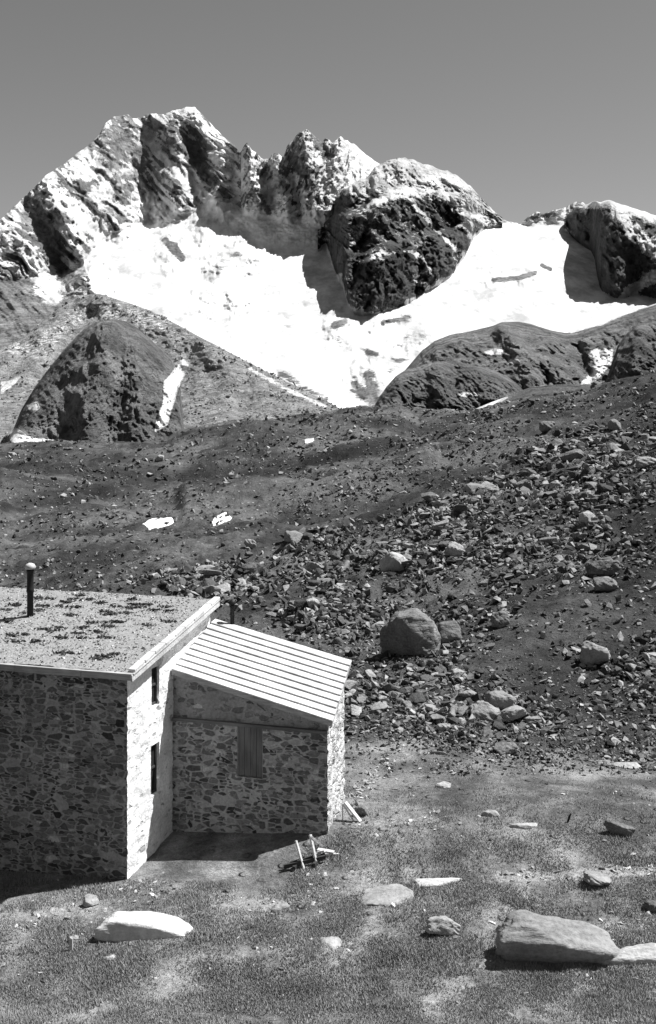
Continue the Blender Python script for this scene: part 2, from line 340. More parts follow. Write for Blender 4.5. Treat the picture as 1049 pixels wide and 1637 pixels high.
dark = np.maximum(dark, 0.6 * stroke(GPX, GPY, [(600, 680), (760, 690), (880, 660), (980, 640)], 22))
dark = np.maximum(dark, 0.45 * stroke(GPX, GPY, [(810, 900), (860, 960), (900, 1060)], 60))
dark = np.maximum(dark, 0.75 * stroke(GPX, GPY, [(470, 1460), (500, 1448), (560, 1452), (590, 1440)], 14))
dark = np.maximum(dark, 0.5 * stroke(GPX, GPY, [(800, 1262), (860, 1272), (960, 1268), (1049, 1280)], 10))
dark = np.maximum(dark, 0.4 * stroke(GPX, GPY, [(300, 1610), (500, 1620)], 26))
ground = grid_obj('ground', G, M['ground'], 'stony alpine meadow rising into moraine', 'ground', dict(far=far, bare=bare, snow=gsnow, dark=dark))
del ground['category']; del ground['label']

def gpos(px, py):                                     # the visible ground point under a photograph pixel
    c = int(round((px - G.px[0]) / (G.px[1] - G.px[0])))
    col = GPY[:, c]
    r = int(np.argmax((col <= py) & (G.D[:, c] > 15)))
    t = 0 if r == 0 else (col[r - 1] - py) / max(col[r - 1] - col[r], 1e-6)
    a = np.array([G.X[r - 1, c], G.Y[r - 1, c], G.Z[r - 1, c]]); b = np.array([G.X[r, c], G.Y[r, c], G.Z[r, c]])
    p = a + (b - a) * np.clip(t, 0, 1); p[0] = (px - CX) / F * p[1]
    return Vector(p)

def strip(o):
    for k in ('label', 'category'):
        if k in o: del o[k]
# ------------------------------------------------------------------ massif: glacier basin with the left peak, the jagged ridge and the snow col
skyl = [(-400, 640), (-120, 430), (0, 350), (30, 322), (65, 288), (72, 280), (100, 262), (140, 232), (160, 212), (170, 194), (182, 185), (205, 181), (212, 188), (226, 187), (234, 180), (262, 181), (276, 176), (290, 173), (300, 169), (312, 171), (325, 183), (345, 205), (360, 220), (376, 232), (384, 244),
        (390, 230), (395, 225), (402, 236), (412, 244), (420, 252), (430, 252), (437, 242), (446, 244), (453, 250), (459, 232), (470, 220), (480, 207), (492, 207), (500, 212), (512, 224), (520, 218), (532, 226), (545, 217), (556, 222), (570, 232), (585, 246), (610, 263), (640, 268), (700, 290), (760, 328), (800, 350), (832, 357), (843, 346), (858, 337), (870, 341), (885, 335), (905, 330), (921, 321), (932, 323), (940, 330), (960, 345), (1049, 350), (1400, 420)]
foot = [(-400, 660, 2300), (-100, 520, 2500), (0, 452, 2800), (70, 442, 2950), (130, 425, 3050), (165, 385, 3200), (200, 368, 3350), (230, 358, 3450), (280, 360, 3400), (310, 340, 3500), (345, 318, 3480), (380, 338, 3330), (430, 345, 3310), (480, 352, 3300), (540, 345, 3330), (600, 330, 3500), (700, 340, 3600), (790, 356, 3600), (832, 360, 3650), (900, 360, 3600), (960, 370, 3600), (1400, 480, 3300)]
def fD(x): return float(np.interp(x, [f[0] for f in foot], [f[2] for f in foot]))
def prof_(pts, x): return float(np.interp(x, [p[0] for p in pts], [p[1] for p in pts]))
def fY(x): return float(np.interp(x, [f[0] for f in foot], [f[1] for f in foot]))
MA = Loft(-330, 1330, 1.45, [
    (14, 8, [(-400, 760, 1300), (1400, 760, 1300)]),
    (50, 8, [(-400, 690, 1700), (0, 610, 1900), (550, 655, 1700), (1400, 610, 1900)]),
    (60, 8, [(-400, 680, 2000), (0, 540, 2350), (400, 560, 2200), (1400, 560, 2200)]),
    (54, 8, [(-400, 672, 2200), (0, 485, 2650), (300, 470, 2700), (1400, 480, 2650)]),
    (30, 8, [(-400, 666, 2250), (-100, 535, 2450), (0, 466, 2740), (100, 448, 2880), (200, 405, 3020), (340, 392, 3180), (400, 392, 3230), (520, 398, 3230), (580, 400, 3100), (800, 400, 3080), (1400, 500, 2900)]),
    (130, 3, [(x, y, d) for x, y, d in foot]),
    (10, 0, [(x, y + float(ridged(np.array(x / 9.0), np.array(2.3), 4, 55)) * (4.5 if 380 < x < 570 else 2.5), fD(x) + max(20, (fY(x) - y) * (1.0 if 385 < x < 560 else 1.9))) for x, y in [(xx, prof_(skyl, xx)) for xx in sorted(set([p[0] for p in skyl] + list(range(-330, 1330, 4))))]]),
    (1, 4, [(x, y + 120, fD(x) + 700) for x, y in skyl])])
px, py = MA.PX, MA.PY; FY = np.interp(MA.px, [f[0] for f in foot], [f[1] for f in foot])[None, :]
SKY = np.interp(MA.px, [a for a, b in skyl], [b for a, b in skyl])[None, :]
up = sstep(6, -14, py - FY) * (MA.S >= 4.3)           # 1 on the rock faces above the glacier
top = np.clip((FY - py) / (FY - SKY + 1e-3), 0, 1)
a1 = (px * 0.75 + py * 0.66); b1 = (-px * 0.66 + py * 0.75)         # strata dip down to the right
wx = fbm(px / 60, py / 60, 3, 5) * 14
leftp = sstep(400, 370, px); mid_ = sstep(375, 400, px) * sstep(640, 600, px)
rel = up * leftp * (ridged((a1 + wx) / 110, (b1 + wx) / 24, 5, 9, .55) * 34 + ridged((a1 + wx) / 90, (b1 + wx * .5) / 9, 3, 19, .45) * 15 + fbm(px / 14, py / 14, 4, 12) * 8 + ridged((a1 + wx) / 40, (b1 + wx) / 9, 4, 13) * 12)
rel += up * mid_ * (ridged((px + wx + py * .25) / 26, (py) / 95, 5, 15) * 55 + fbm(px / 12, py / 12, 4, 16) * 7 + ridged((px + wx + py * .3) / 9, py / 34, 4, 17) * 20)
rel += up * (1 - leftp) * (1 - mid_) * fbm(px / 20, py / 20, 5, 18) * 30
rel *= np.clip(1.15 - top, 0.35, 1)
ribs = [([(300, 172), (330, 230), (352, 290), (345, 330)], 22, 60), ([(205, 182), (225, 240), (265, 285), (300, 330), (325, 372)], 22, 60), ([(240, 182), (290, 235), (330, 300), (360, 340)], 16, 60), ([(270, 370), (285, 400), (272, 412)], 24, 60),
        ([(165, 205), (180, 260), (200, 330), (205, 360)], 26, 60), ([(68, 284), (90, 330), (125, 390), (150, 460)], 34, 140), ([(100, 262), (150, 320), (190, 365)], 22, 60), ([(5, 350), (50, 400), (60, 440)], 30, 60),
        ([(395, 226), (400, 280), (415, 330)], 16, 60), ([(483, 208), (495, 270), (500, 330)], 24, 120), ([(545, 218), (530, 290), (525, 345)], 22, 90), ([(437, 243), (450, 300), (460, 340)], 16, 50),
        ([(352, 425), (378, 405), (405, 420)], 26, 90), ([(335, 480), (362, 465), (372, 480)], 26, 60), ([(535, 520), (552, 512)], 18, 45), ([(600, 515), (650, 508)], 18, 40), ([(790, 448), (830, 442), (855, 436)], 14, 30), ([(430, 470), (520, 480)], 30, 20),
        ([(868, 424), (880, 428)], 9, 20), ([(20, 560), (60, 520), (110, 500)], 40, 60), ([(600, 560), (680, 530)], 20, 40)]
hol = [([(235, 225), (245, 290), (240, 345)], 40, 110), ([(300, 225), (325, 265), (335, 290)], 24, 80), ([(375, 260), (372, 320)], 20, 70), ([(425, 280), (430, 330)], 14, 50), ([(100, 420), (95, 470)], 26, 40), ([(470, 300), (475, 345)], 14, 40), ([(560, 600), (575, 640)], 30, 60)]
for p, wd, a in ribs: rel += a * rib(px, py, p, wd)
for p, wd, a in hol: rel -= a * rib(px, py, p, wd)
glac = (1 - up)
rel += glac * (fbm(px / 75, py / 32, 4, 31, .42) * (17 + 12 * sstep(430, 520, py)) + fbm(px / 14, py / 7, 3, 33) * 2.0 + ridged(px / 9, py / 6, 4, 34) * 7 * sstep(420, 380, py) * sstep(760, 600, px) * sstep(190, 220, px))
lowleft = glac * sstep(170, 90, px) * sstep(380, 430, py)
rel += lowleft * (ridged((a1 + wx) / 90, b1 / 30, 5, 35) * 34)
MA.finish(-rel)
sn = 0.95 * glac + 0 * px
sn -= 0.55 * lowleft
face = 0.1 + (0.22 * ridged((a1 + wx) / 110, (b1 + wx) / 20, 4, 50) + 0.72 * ridged((a1 + wx) / 85, (b1 + wx * .5) / 9, 3, 19, .45)) * leftp + 0.25 * fbm(px / 18, py / 18, 4, 51)
face = np.where(px > 385, 0.3 + 0.2 * ridged((px + wx) / 15, py / 60, 4, 52) + .5 * ridged((px + wx * .5 + py * .4) / 6.5, py / 26, 3, 59), face)
sn = sn + up * face
for p, wd, a in [([(190, 200), (215, 240), (225, 290)], 30, -.30), ([(170, 215), (185, 270), (205, 320)], 22, -.25), ([(250, 200), (300, 240), (335, 290)], 17, -.40), ([(305, 225), (330, 270)], 20, -.35), ([(265, 260), (280, 300)], 14, -.2),
                 ([(320, 195), (355, 235), (370, 265)], 18, .35), ([(285, 185), (310, 200)], 9, .4), ([(230, 220), (270, 265), (310, 300), (345, 330)], 12, .4), ([(205, 345), (270, 340)], 26, .45), ([(215, 320), (260, 330)], 22, .3),
                 ([(75, 295), (110, 330), (160, 375), (170, 400)], 20, .42), ([(95, 350), (130, 410), (150, 450)], 14, .25), ([(45, 350), (70, 365), (90, 400)], 20, -.65), ([(70, 400), (110, 440), (140, 460)], 13, -.5), ([(60, 335), (85, 370)], 8, -.4),
                 ([(60, 430), (85, 470)], 26, .5), ([(20, 400), (40, 440)], 26, -.1), ([(265, 385), (290, 412)], 14, -.7), ([(280, 395), (310, 360)], 12, -.35), ([(350, 240), (378, 262), (372, 320)], 20, .3),
                 ([(395, 228), (402, 270)], 8, -.3), ([(408, 310), (430, 340)], 12, -.4), ([(440, 250), (455, 275)], 9, -.3), ([(480, 212), (470, 250), (490, 280), (505, 320)], 20, -.38), ([(500, 215), (525, 250)], 14, -.35), ([(560, 228), (600, 268)], 11, .5), ([(575, 245), (590, 285)], 16, .5),
                 ([(420, 290), (440, 330)], 14, .2), ([(520, 280), (545, 330)], 14, .2), ([(535, 520), (552, 514)], 13, -.7), ([(612, 516), (652, 508)], 10, -.62), ([(790, 448), (832, 444), (855, 436)], 8, -.85), ([(866, 424), (880, 430)], 6, -.8),
                 ([(350, 430), (380, 408), (412, 418)], 16, -.36), ([(362, 470), (370, 488)], 8, -.5), ([(335, 468), (350, 478)], 8, -.35), ([(400, 405), (340, 410)], 6, -.2), ([(845, 350), (870, 342), (895, 340)], 8, -.35), ([(925, 328), (910, 345)], 8, -.3),
                 ([(625, 590), (660, 565)], 20, -.35), ([(590, 600), (600, 640), (570, 620)], 26, -.6), ([(540, 545), (600, 570)], 10, -.4), ([(650, 540), (700, 535)], 18, -.35), ([(590, 560), (640, 575)], 10, -.3), ([(450, 600), (520, 640)], 20, -.5),
                 ([(440, 510), (500, 540)], 22, .3), ([(5, 470), (60, 520), (130, 500)], 40, -.25), ([(10, 560), (80, 560)], 50, -.45)]:
    sn += a * stroke(px, py, p, wd)
massif = grid_obj('mountain', MA, M['massif'], 'x', 'x', dict(snow=sn)); strip(massif)

def gD(x, y):                                         # depth of the glacier sheet under a photograph pixel
    c = int(np.clip(round((x - MA.px[0]) / 1.45), 0, len(MA.px) - 1)); col = MA.PY[:, c]; k = MA.s <= 6.0
    return float(np.interp(-y, -col[k], MA.D[k, c])) - float(np.interp(-y, -col[k], rel0[k, c]))
rel0 = rel.copy()
# ------------------------------------------------------------------ dark buttress standing out of the glacier
def prof(pts, x): return float(np.interp(x, [p[0] for p in pts], [p[1] for p in pts]))
bsky = [(470, 420), (500, 382), (515, 352), (528, 326), (545, 306), (565, 294), (585, 283), (600, 268), (618, 257), (632, 253), (648, 252), (662, 256), (680, 262), (700, 270), (715, 272), (732, 281), (745, 292), (758, 305), (775, 322), (792, 340), (810, 352), (850, 380), (900, 420)]
bfoot = [(470, 440), (505, 400), (522, 385), (535, 430), (550, 455), (553, 480), (572, 494), (600, 498), (625, 490), (655, 476), (690, 455), (712, 440), (728, 425), (742, 408), (758, 375), (775, 362), (800, 360), (850, 395), (900, 430)]
bD = [(470, 3050), (505, 3020), (522, 3000), (540, 2860), (555, 2700), (600, 2500), (655, 2600), (700, 2750), (740, 2950), (780, 3350), (810, 3500), (900, 3500)]
def jag(x, seed, a): return float(fbm(np.array(x / 17.0), np.array(seed * 1.7), 4, seed)) * a
def bl(t, dd, x):
    y0, y1 = prof(bfoot, x), prof(bsky, x) + jag(x, 7, 3.5); f0 = gD(x, y0); y0 += jag(x, 3, 7) * min(1, max(0, (y0 - y1) / 60)) * (1 - t); return (x, y0 + (y1 - y0) * t, f0 - 12 + dd * max(0.05, min(1, (y0 - y1) / 200)))
bx = list(range(476, 866, 4)) + [470, 490, 505, 515, 522, 530, 540, 550, 560, 572, 585, 600, 618, 632, 648, 662, 680, 700, 715, 732, 745, 758, 775, 792, 810, 850, 900]
BU = Loft(508, 803, 1.2, [(6, 1, [(x, prof(bfoot, x) + 50, gD(x, prof(bfoot, x)) - 5) for x in bx]), (90, 1, [bl(0, 0, x) for x in bx]), (14, 5, [bl(.40, 130, x) for x in bx]), (60, 5, [bl(.45, 240, x) for x in bx]), (12, 5, [bl(.72, 340, x) for x in bx]),
                          (50, 5, [bl(.80, 500, x) for x in bx]), (8, 0, [bl(1, 720, x) for x in bx]), (1, 3, [(x, prof(bsky, x) + 150, prof(bD, x) + 1500) for x in bx])])
px, py = BU.PX, BU.PY; wx = fbm(px / 50, py / 50, 3, 70) * 12
a1 = (px * 0.77 + py * 0.64); b1 = (-px * 0.64 + py * 0.77)
low = sstep(2.2, 1.6, BU.S)
rel = (ridged((a1 + wx) / 70, (b1 + wx) / 30, 5, 71) * 60 * (1 - low) + low * ridged((px + wx) / 42, py / 110, 4, 73) * 60 + fbm(px / 11, py / 11, 4, 75) * 15 + ridged((a1 + wx * .5) / 22, b1 / 8, 4, 76) * 20) * np.clip((BU.S - .6) * 2, 0, 1) * np.clip((6.3 - BU.S), 0.2, 1)
for p, wd, a in [([(645, 255), (640, 300), (610, 350), (600, 400)], 40, 60), ([(560, 300), (545, 350), (548, 430)], 24, 90), ([(570, 480), (590, 420)], 30, 60), ([(640, 400), (630, 470)], 34, 70), ([(705, 400), (700, 440)], 22, 60), ([(720, 300), (750, 370)], 30, 50)]: rel += a * rib(px, py, p, wd)
for p, wd, a in [([(582, 380), (565, 460)], 12, 70), ([(672, 390), (668, 460)], 12, 70), ([(690, 320), (735, 370)], 14, 50)]: rel -= a * rib(px, py, p, wd)
BU.finish(-rel)
sn = 0.24 + 0.12 * ridged((a1 + wx) / 60, b1 / 12, 4, 78) + .22 * ridged((a1 + wx) / 40, (b1 + wx * .5) / 6.5, 3, 79) + 0.3 * sstep(330, 285, py) + 0.08 * sstep(650, 760, px)
for p, wd, a in [([(600, 325), (630, 312), (660, 305)], 9, .6), ([(585, 335), (600, 322)], 8, .3), ([(575, 420), (610, 405), (660, 402), (670, 408)], 6, .55), ([(530, 470), (545, 440)], 7, .3), ([(690, 285), (740, 340), (780, 352)], 7, .4), ([(655, 320), (700, 370), (730, 400)], 5, .35),
                 ([(545, 330), (540, 420)], 20, -.4), ([(560, 400), (575, 440)], 18, -.3), ([(590, 440), (620, 480)], 34, -.25), ([(640, 400), (640, 460)], 30, -.4), ([(700, 390), (715, 430)], 22, -.4), ([(660, 340), (700, 380)], 14, -.2), ([(720, 370), (745, 390)], 14, -.35), ([(590, 275), (640, 300)], 16, .15),
                 ([(560, 395), (575, 375)], 8, .4), ([(480, 415), (525, 345)], 14, .0)]: sn += a * stroke(px, py, p, wd)
sn = np.where(BU.S < .95, 0.9, sn)
b = grid_obj('mountain', BU, M['butt'], 'x', 'x', dict(snow=sn)); strip(b)

# ------------------------------------------------------------------ right peak
rsky = [(880, 400), (893, 372), (903, 352), (912, 340), (924, 330), (938, 327), (950, 322), (965, 320), (982, 322), (1000, 328), (1020, 336), (1040, 342), (1060, 348), (1120, 375), (1300, 440)]
rfoot = [(880, 410), (893, 385), (903, 362), (915, 378), (930, 390), (945, 398), (953, 412), (952, 440), (962, 462), (980, 472), (1000, 474), (1012, 468), (1030, 470), (1060, 478), (1120, 500), (1300, 560)]
rD = [(880, 3120), (903, 3100), (930, 3000), (945, 2900), (962, 2750), (1000, 2650), (1060, 2600), (1300, 2300)]
rx = sorted(set([p[0] for p in rsky] + [p[0] for p in rfoot] + list(range(884, 1296, 5))))
def rl(t, dd, x):
    y0, y1 = prof(rfoot, x), prof(rsky, x) + jag(x, 17, 3); f0 = gD(x, y0); y0 += jag(x, 13, 6) * min(1, max(0, (y0 - y1) / 60)) * (1 - t); return (x, y0 + (y1 - y0) * t, f0 - 12 + dd * max(0.05, min(1, (y0 - y1) / 140)))
RP = Loft(902, 1290, 1.3, [(6, 1, [(x, prof(rfoot, x) + 50, gD(x, prof(rfoot, x)) - 5) for x in rx]), (90, 1, [rl(0, 0, x) for x in rx]), (50, 4, [rl(.75, 80, x) for x in rx]), (8, 2, [rl(1, 300, x) for x in rx]), (1, 3, [(x, prof(rsky, x) + 160, prof(rD, x) + 1100) for x in rx])])
px, py = RP.PX, RP.PY; wx = fbm(px / 40, py / 40, 3, 80) * 10
rel = (ridged((px + wx - py * .3) / 34, py / 60, 5, 81) * 42 + fbm(px / 12, py / 12, 4, 83) * 14 + ridged(px / 13, py / 22, 4, 86) * 16) * np.clip((RP.S - .7) * 2, 0, 1) * np.clip(3.3 - RP.S, .15, 1)
for p, wd, a in [([(1000, 335), (1015, 380), (1049, 410)], 26, 70), ([(985, 360), (985, 450)], 20, 50)]: rel += a * rib(px, py, p, wd)
RP.finish(-rel)
sn = 0.2 + 0.12 * ridged((px + wx - py * .4) / 22, py / 40, 4, 84) + .2 * ridged((px + wx * .5 - py * .5) / 7, py / 22, 3, 87) + 0 * px
for p, wd, a in [([(935, 325), (965, 322), (1000, 330), (1060, 350)], 17, .55), ([(990, 345), (1010, 370), (1045, 400)], 22, .4), ([(940, 345), (950, 400), (970, 450)], 24, -.3), ([(1000, 400), (1000, 450)], 30, -.3), ([(1005, 465), (1049, 440), (1100, 450)], 16, .6), ([(915, 345), (935, 380)], 12, -.3)]: sn += a * stroke(px, py, p, wd)
sn = np.where(RP.S < .9, 0.9, sn)
b = grid_obj('mountain', RP, M['butt'], 'x', 'x', dict(snow=sn)); strip(b)

# ------------------------------------------------------------------ lateral moraine on the left, knolls left and right
msky = [(-400, 640), (-100, 545), (0, 560), (30, 545), (60, 520), (95, 492), (125, 472), (160, 470), (200, 482), (240, 496), (280, 517), (330, 544), (380, 570), (430, 596), (480, 620), (520, 640), (545, 655), (580, 675), (640, 710)]
mD = [(-400, 1300), (0, 1500), (125, 1700), (240, 1500), (330, 1300), (430, 1130), (520, 980), (640, 900)]
mx = [p[0] for p in msky]
LM = Loft(-380, 620, 1.6, [(10, 8, [(x, 760, 560) for x in mx]), (90, 8, [(x, max(prof(msky, x) + 8, 716), 700) for x in mx]), (80, 8, [(x, prof(msky, x) * .5 + max(prof(msky, x) + 8, 700) * .5, prof(mD, x) * .8) for x in mx]), (10, 2, [(x, prof(msky, x), prof(mD, x)) for x in mx]), (1, 4, [(x, prof(msky, x) + 60, prof(mD, x) + 200) for x in mx])])
px, py = LM.PX, LM.PY
rel = fbm(px / 40, py / 30, 5, 90) * 14 * np.clip(LM.S - .5, 0, 1) + ridged(px / 12, py / 26, 3, 92) * 3
rel += fbm(px / 9, py / 7, 4, 95) * 3.5; rel += 26 * stroke(px, py, [(330, 548), (365, 590), (368, 625), (345, 680)], 30) - 30 * stroke(px, py, [(298, 575), (285, 640), (260, 700)], 30)
rel += 40 * stroke(px, py, [(20, 620), (60, 580), (130, 540)], 26) + 0
rel -= 30 * stroke(px, py, [(150, 500), (100, 560)], 16)
LM.finish(-rel)
sn = 0.12 + 0.35 * stroke(px, py, [(-50, 545), (60, 560), (130, 500), (200, 500), (260, 520)], 46)
sn = np.maximum(sn, .92 * poly(px, py, [(292, 572), (303, 580), (296, 600), (285, 620), (276, 650), (268, 678), (248, 690), (252, 668), (262, 640), (262, 612), (275, 596)], 4))
sn = np.maximum(sn, .9 * poly(px, py, [(248, 703), (262, 694), (285, 680), (292, 682), (270, 698), (258, 706)], 4))
sn = np.maximum(sn, .9 * poly(px, py, [(232, 540), (250, 545), (250, 554), (238, 550)], 4))
sn = np.maximum(sn, .8 * poly(px, py, [(0, 610), (38, 600), (20, 620), (0, 632)], 5))
sn = np.maximum(sn, .62 * stroke(px, py, [(400, 590), (470, 628), (520, 650)], 9)); sn = np.maximum(sn, .62 * stroke(px, py, [(110, 560), (150, 520)], 12))
b = grid_obj('moraine', LM, M['mor'], 'x', 'x', dict(snow=sn)); strip(b)

LMo = LM; LMs = sn
def hill(name, x0, x1, step, sky, base, D0, D1, seed, strokes, amp, mat, snow0=0.05, snows=(), midf=.6):
    xs = [p[0] for p in sky]
    H = Loft(x0, x1, step, [(6, 4, [(x, base + 40, D0 - 40) for x in xs]), (80, 4, [(x, max(base, prof(sky, x) + 4), D0) for x in xs]),
                            (70, 4, [(x, max(base, prof(sky, x) + 4) * (1 - midf) + prof(sky, x) * midf, D0 + (D1 - D0) * .38) for x in xs]), (8, 1, [(x, y, D1) for x, y in sky]), (1, 4, [(x, y + 90, D1 + (D1 - D0) * 1.2) for x, y in sky])])
    px, py = H.PX, H.PY; wx = fbm(px / 40, py / 40, 3, seed) * 10
    rel = (ridged((px + wx - py * .7) / 40, (py + px * .5) / 60, 5, seed + 2) * amp + fbm(px / 10, py / 10, 4, seed + 5) * amp * .3 + ridged((px - py * .5) / 11, py / 9, 4, seed + 8) * amp * .3) * np.clip(H.S - .4, 0, 1) * np.clip(3.4 - H.S, .3, 1)
    if name and seed == 100: ang = np.arctan2(px - 185, py - 440); rr = np.hypot(px - 185, py - 440); rel += (ridged(ang * 9 + wx * .03, rr / 50, 4, 109) * 3.2 + ridged(ang * 20 + rr / 14, rr / 14, 3, 111) * 1.8) * np.clip(H.S - .4, 0, 1)
    else: rel += (ridged((px + py + wx) / 60, (px - py + wx) / 13, 4, seed + 9) * amp * .6 + ridged((px + py) / 20, (px - py) / 6, 3, seed + 11) * amp * .22) * np.clip(H.S - .4, 0, 1)
    for p, wd, a in strokes: rel += a * stroke(px, py, p, wd)
    H.finish(-rel); sn = snow0 + 0 * px
    for p in snows: sn = np.maximum(sn, 1.15 * poly(px, py, p, 4))
    o = grid_obj(name, H, M[mat], 'x', 'x', dict(snow=sn)); strip(o); return H
hill('hill', 5, 330, 1.2, [(5, 715), (20, 690), (34, 655), (54, 622), (76, 592), (100, 562), (122, 538), (136, 524), (155, 514), (180, 510), (200, 513), (220, 524), (238, 540), (258, 558), (274, 574), (286, 596), (291, 640), (296, 715), (330, 725)], 712, 600, 760, 100,
     [([(170, 512), (165, 570), (150, 640), (140, 700)], 34, 26), ([(130, 600), (120, 660)], 30, 16), ([(215, 560), (225, 640), (215, 690)], 30, 12), ([(100, 620), (140, 600)], 20, -9)], 5.5, 'hill',
     0.05, [[(12, 690), (26, 684), (46, 698), (100, 706), (100, 712), (20, 713)], [(42, 648), (60, 642), (64, 652), (52, 660)], [(292, 572), (303, 580), (296, 600), (285, 620), (276, 650), (268, 678), (248, 690), (252, 668), (262, 640), (262, 612), (275, 596)]])
hill('hill', 600, 1450, 1.8, [(600, 640), (640, 600), (675, 560), (695, 545), (720, 535), (750, 530), (790, 520), (802, 515), (830, 514), (850, 518), (880, 528), (905, 532), (925, 530), (940, 522), (975, 510), (1010, 498), (1049, 485), (1200, 440), (1450, 400)], 672, 800, 1300, 120,
     [([(800, 518), (830, 560), (850, 610)], 26, 50), ([(880, 545), (860, 570), (900, 600)], 22, 40), ([(690, 560), (740, 545)], 24, 30), ([(925, 560), (940, 600)], 18, -40)], 20, 'hill',
     0.08, [[(775, 563), (790, 557), (808, 560), (802, 566), (782, 568)], [(808, 576), (826, 574), (832, 580), (815, 582)], [(946, 560), (960, 556), (980, 560), (978, 580), (962, 600), (945, 612), (928, 613), (946, 595), (952, 575), (935, 562)], [(985, 590), (998, 592), (990, 603), (984, 600)], [(912, 533), (925, 528), (960, 520), (1000, 502), (1049, 486), (1049, 478), (980, 496), (930, 518)]])
hill('hill', 590, 870, 1.2, [(590, 668), (597, 652), (606, 636), (618, 618), (632, 602), (650, 590), (675, 583), (700, 578), (720, 577), (740, 580), (765, 586), (790, 592), (812, 602), (830, 616), (850, 640), (870, 668)], 672, 560, 690, 130,
     [([(640, 600), (625, 650)], 22, 20), ([(700, 582), (705, 640)], 26, 22), ([(760, 592), (790, 630)], 24, 12), ([(730, 590), (728, 620)], 8, -10)], 9, 'hill', 0.03,
     [[(732, 628), (765, 627), (768, 633), (738, 635)]])
hill('hill', 950, 1450, 1.8, [(950, 640), (970, 605), (980, 575), (988, 552), (1000, 535), (1020, 518), (1049, 508), (1120, 500), (1450, 470)], 640, 450, 600, 140, [([(1020, 530), (1015, 590)], 26, 20)], 9, 'hill', 0.02)
hill('hill', 640, 1100, 1.6, [(640, 690), (700, 672), (740, 662), (780, 645), (815, 632), (850, 618), (900, 614), (950, 616), (1000, 606), (1049, 598), (1100, 590)], 690, 330, 430, 150, [], 4, 'hill', 0.03,
     [[(745, 664), (765, 651), (805, 632), (812, 635), (778, 656), (755, 666)], [(846, 612), (872, 611), (870, 616), (850, 617)]])

# ------------------------------------------------------------------ the stone hut
U = Vector((0.949, -0.314, 0)).normalized(); W = Vector((0.314, 0.949, 0)).normalized()
P0 = Vector((-4.647, 28.95, 0))
hut = bpy.data.objects.new('stone_hut', None); C.objects.link(hut); hut.location = P0; hut.rotation_euler = (0, 0, math.atan2(U.y, U.x))
tag(hut, 'stone mountain hut of dark rubble masonry with gravel roof and lower boarded lean-to annex', 'mountain hut')
def roofhit(px, py, a, b, c):                         # pixel ray against the plane z = a + b*u + c*w (hut coordinates)
    d = Vector(((px - CX) / F, 1, (HY - py) / F)); o = Vector((0, 0, CAMZ)) - P0
    t = (a + b * o.dot(U) + c * o.dot(W) - o.z) / (d.z - b * d.dot(U) - c * d.dot(W))
    p = o + d * t; return p.dot(U), p.dot(W), p.z
def panel(name, org, du, length, zb, topf, mat, parent, holes=(), step=0.07, amp=0.02, seed=0, uoff=0.0, holemat=None, depth=0.28, nrm=None):
    # a masonry skin on the plane through org along du, with real openings; nrm is the outward normal
    xs = set(np.round(np.arange(0, length + 1e-6, step), 4)); xs.add(length); zmax = max(topf(x) for x in np.linspace(0, length, 30))
    zs = set(np.round(np.arange(zb, zmax + step, step), 4))
    for (a, b, c, d) in holes:
        for s, vs in ((xs, (a, b)), (zs, (c, d))):
            for v in vs:
                for k in [k for k in s if abs(k - v) < step * .45]: s.discard(k)
                s.add(v)
    xs = sorted(xs); zs = sorted(zs); nx, nz = len(xs), len(zs)
    XX, ZZ = np.meshgrid(xs, zs, indexing='ij'); T = np.array([topf(x) for x in xs])[:, None]
    Zc = np.minimum(ZZ, T)
    n = fbm(XX * 4 + uoff * 4, ZZ * 6, 4, seed) * amp
    edge = np.minimum(1, np.minimum(XX, 99) / .001)
    for (a, b, c, d) in holes:
        near = (XX > a - .01) & (XX < b + .01) & (ZZ > c - .01) & (ZZ < d + .01); n = np.where(near, 0, n)
    org = Vector(org); du = Vector(du); nrm = Vector(nrm)
    V = [tuple(org + du * float(XX[i, j]) + nrm * float(n[i, j]) + Vector((0, 0, float(Zc[i, j])))) for i in range(nx) for j in range(nz)]
    UVp = [(XX[i, j] + uoff, Zc[i, j]) for i in range(nx) for j in range(nz)]
    Fs = []
    for i in range(nx - 1):
        for j in range(nz - 1):
            cx, cz = (xs[i] + xs[i+1]) / 2, (zs[j] + zs[j+1]) / 2
            if any(a < cx < b and c < cz < d for a, b, c, d in holes): continue
            if ZZ[i, j] > T[i, 0] and ZZ[i+1, j] > T[i+1, 0]: continue
            f = [i*nz+j, (i+1)*nz+j, (i+1)*nz+j+1, i*nz+j+1]; Fs.append(f)
    for (a, b, c, d) in holes:                        # reveals
        k = len(V); q = [(a, c), (b, c), (b, d), (a, d)]
        for x, z in q: V.append(tuple(org + du * x + Vector((0, 0, z)))); UVp.append((x + uoff, z))
        for x, z in q: V.append(tuple(org + du * x + Vector((0, 0, z)) - nrm * depth)); UVp.append((x + uoff + .2, z + .2))
        for e in range(4): Fs.append([k+e, k+(e+1) % 4, k+4+(e+1) % 4, k+4+e])
    me = bpy.data.meshes.new(name); me.from_pydata(V, [], Fs); me.update()
    uv = me.uv_layers.new(name='UVMap')
    for lp in me.loops: uv.data[lp.index].uv = UVp[lp.vertex_index]
    bm = bmesh.new(); bm.from_mesh(me); bmesh.ops.recalc_face_normals(bm, faces=bm.faces)
    bm.to_mesh(me); bm.free()
    for p in me.polygons: p.use_smooth = True
    return link(name, me, mat, parent)
def box_bm(bm, mn, mx_, mat=None, bev=0.0):
    r = bmesh.ops.create_cube(bm, size=1); vs = r['verts']
    for v in vs:
        v.co = Vector((mn[i] + (v.co[i] + .5) * (mx_[i] - mn[i]) for i in range(3)))
        if mat is not None: v.co = mat @ v.co
    return vs
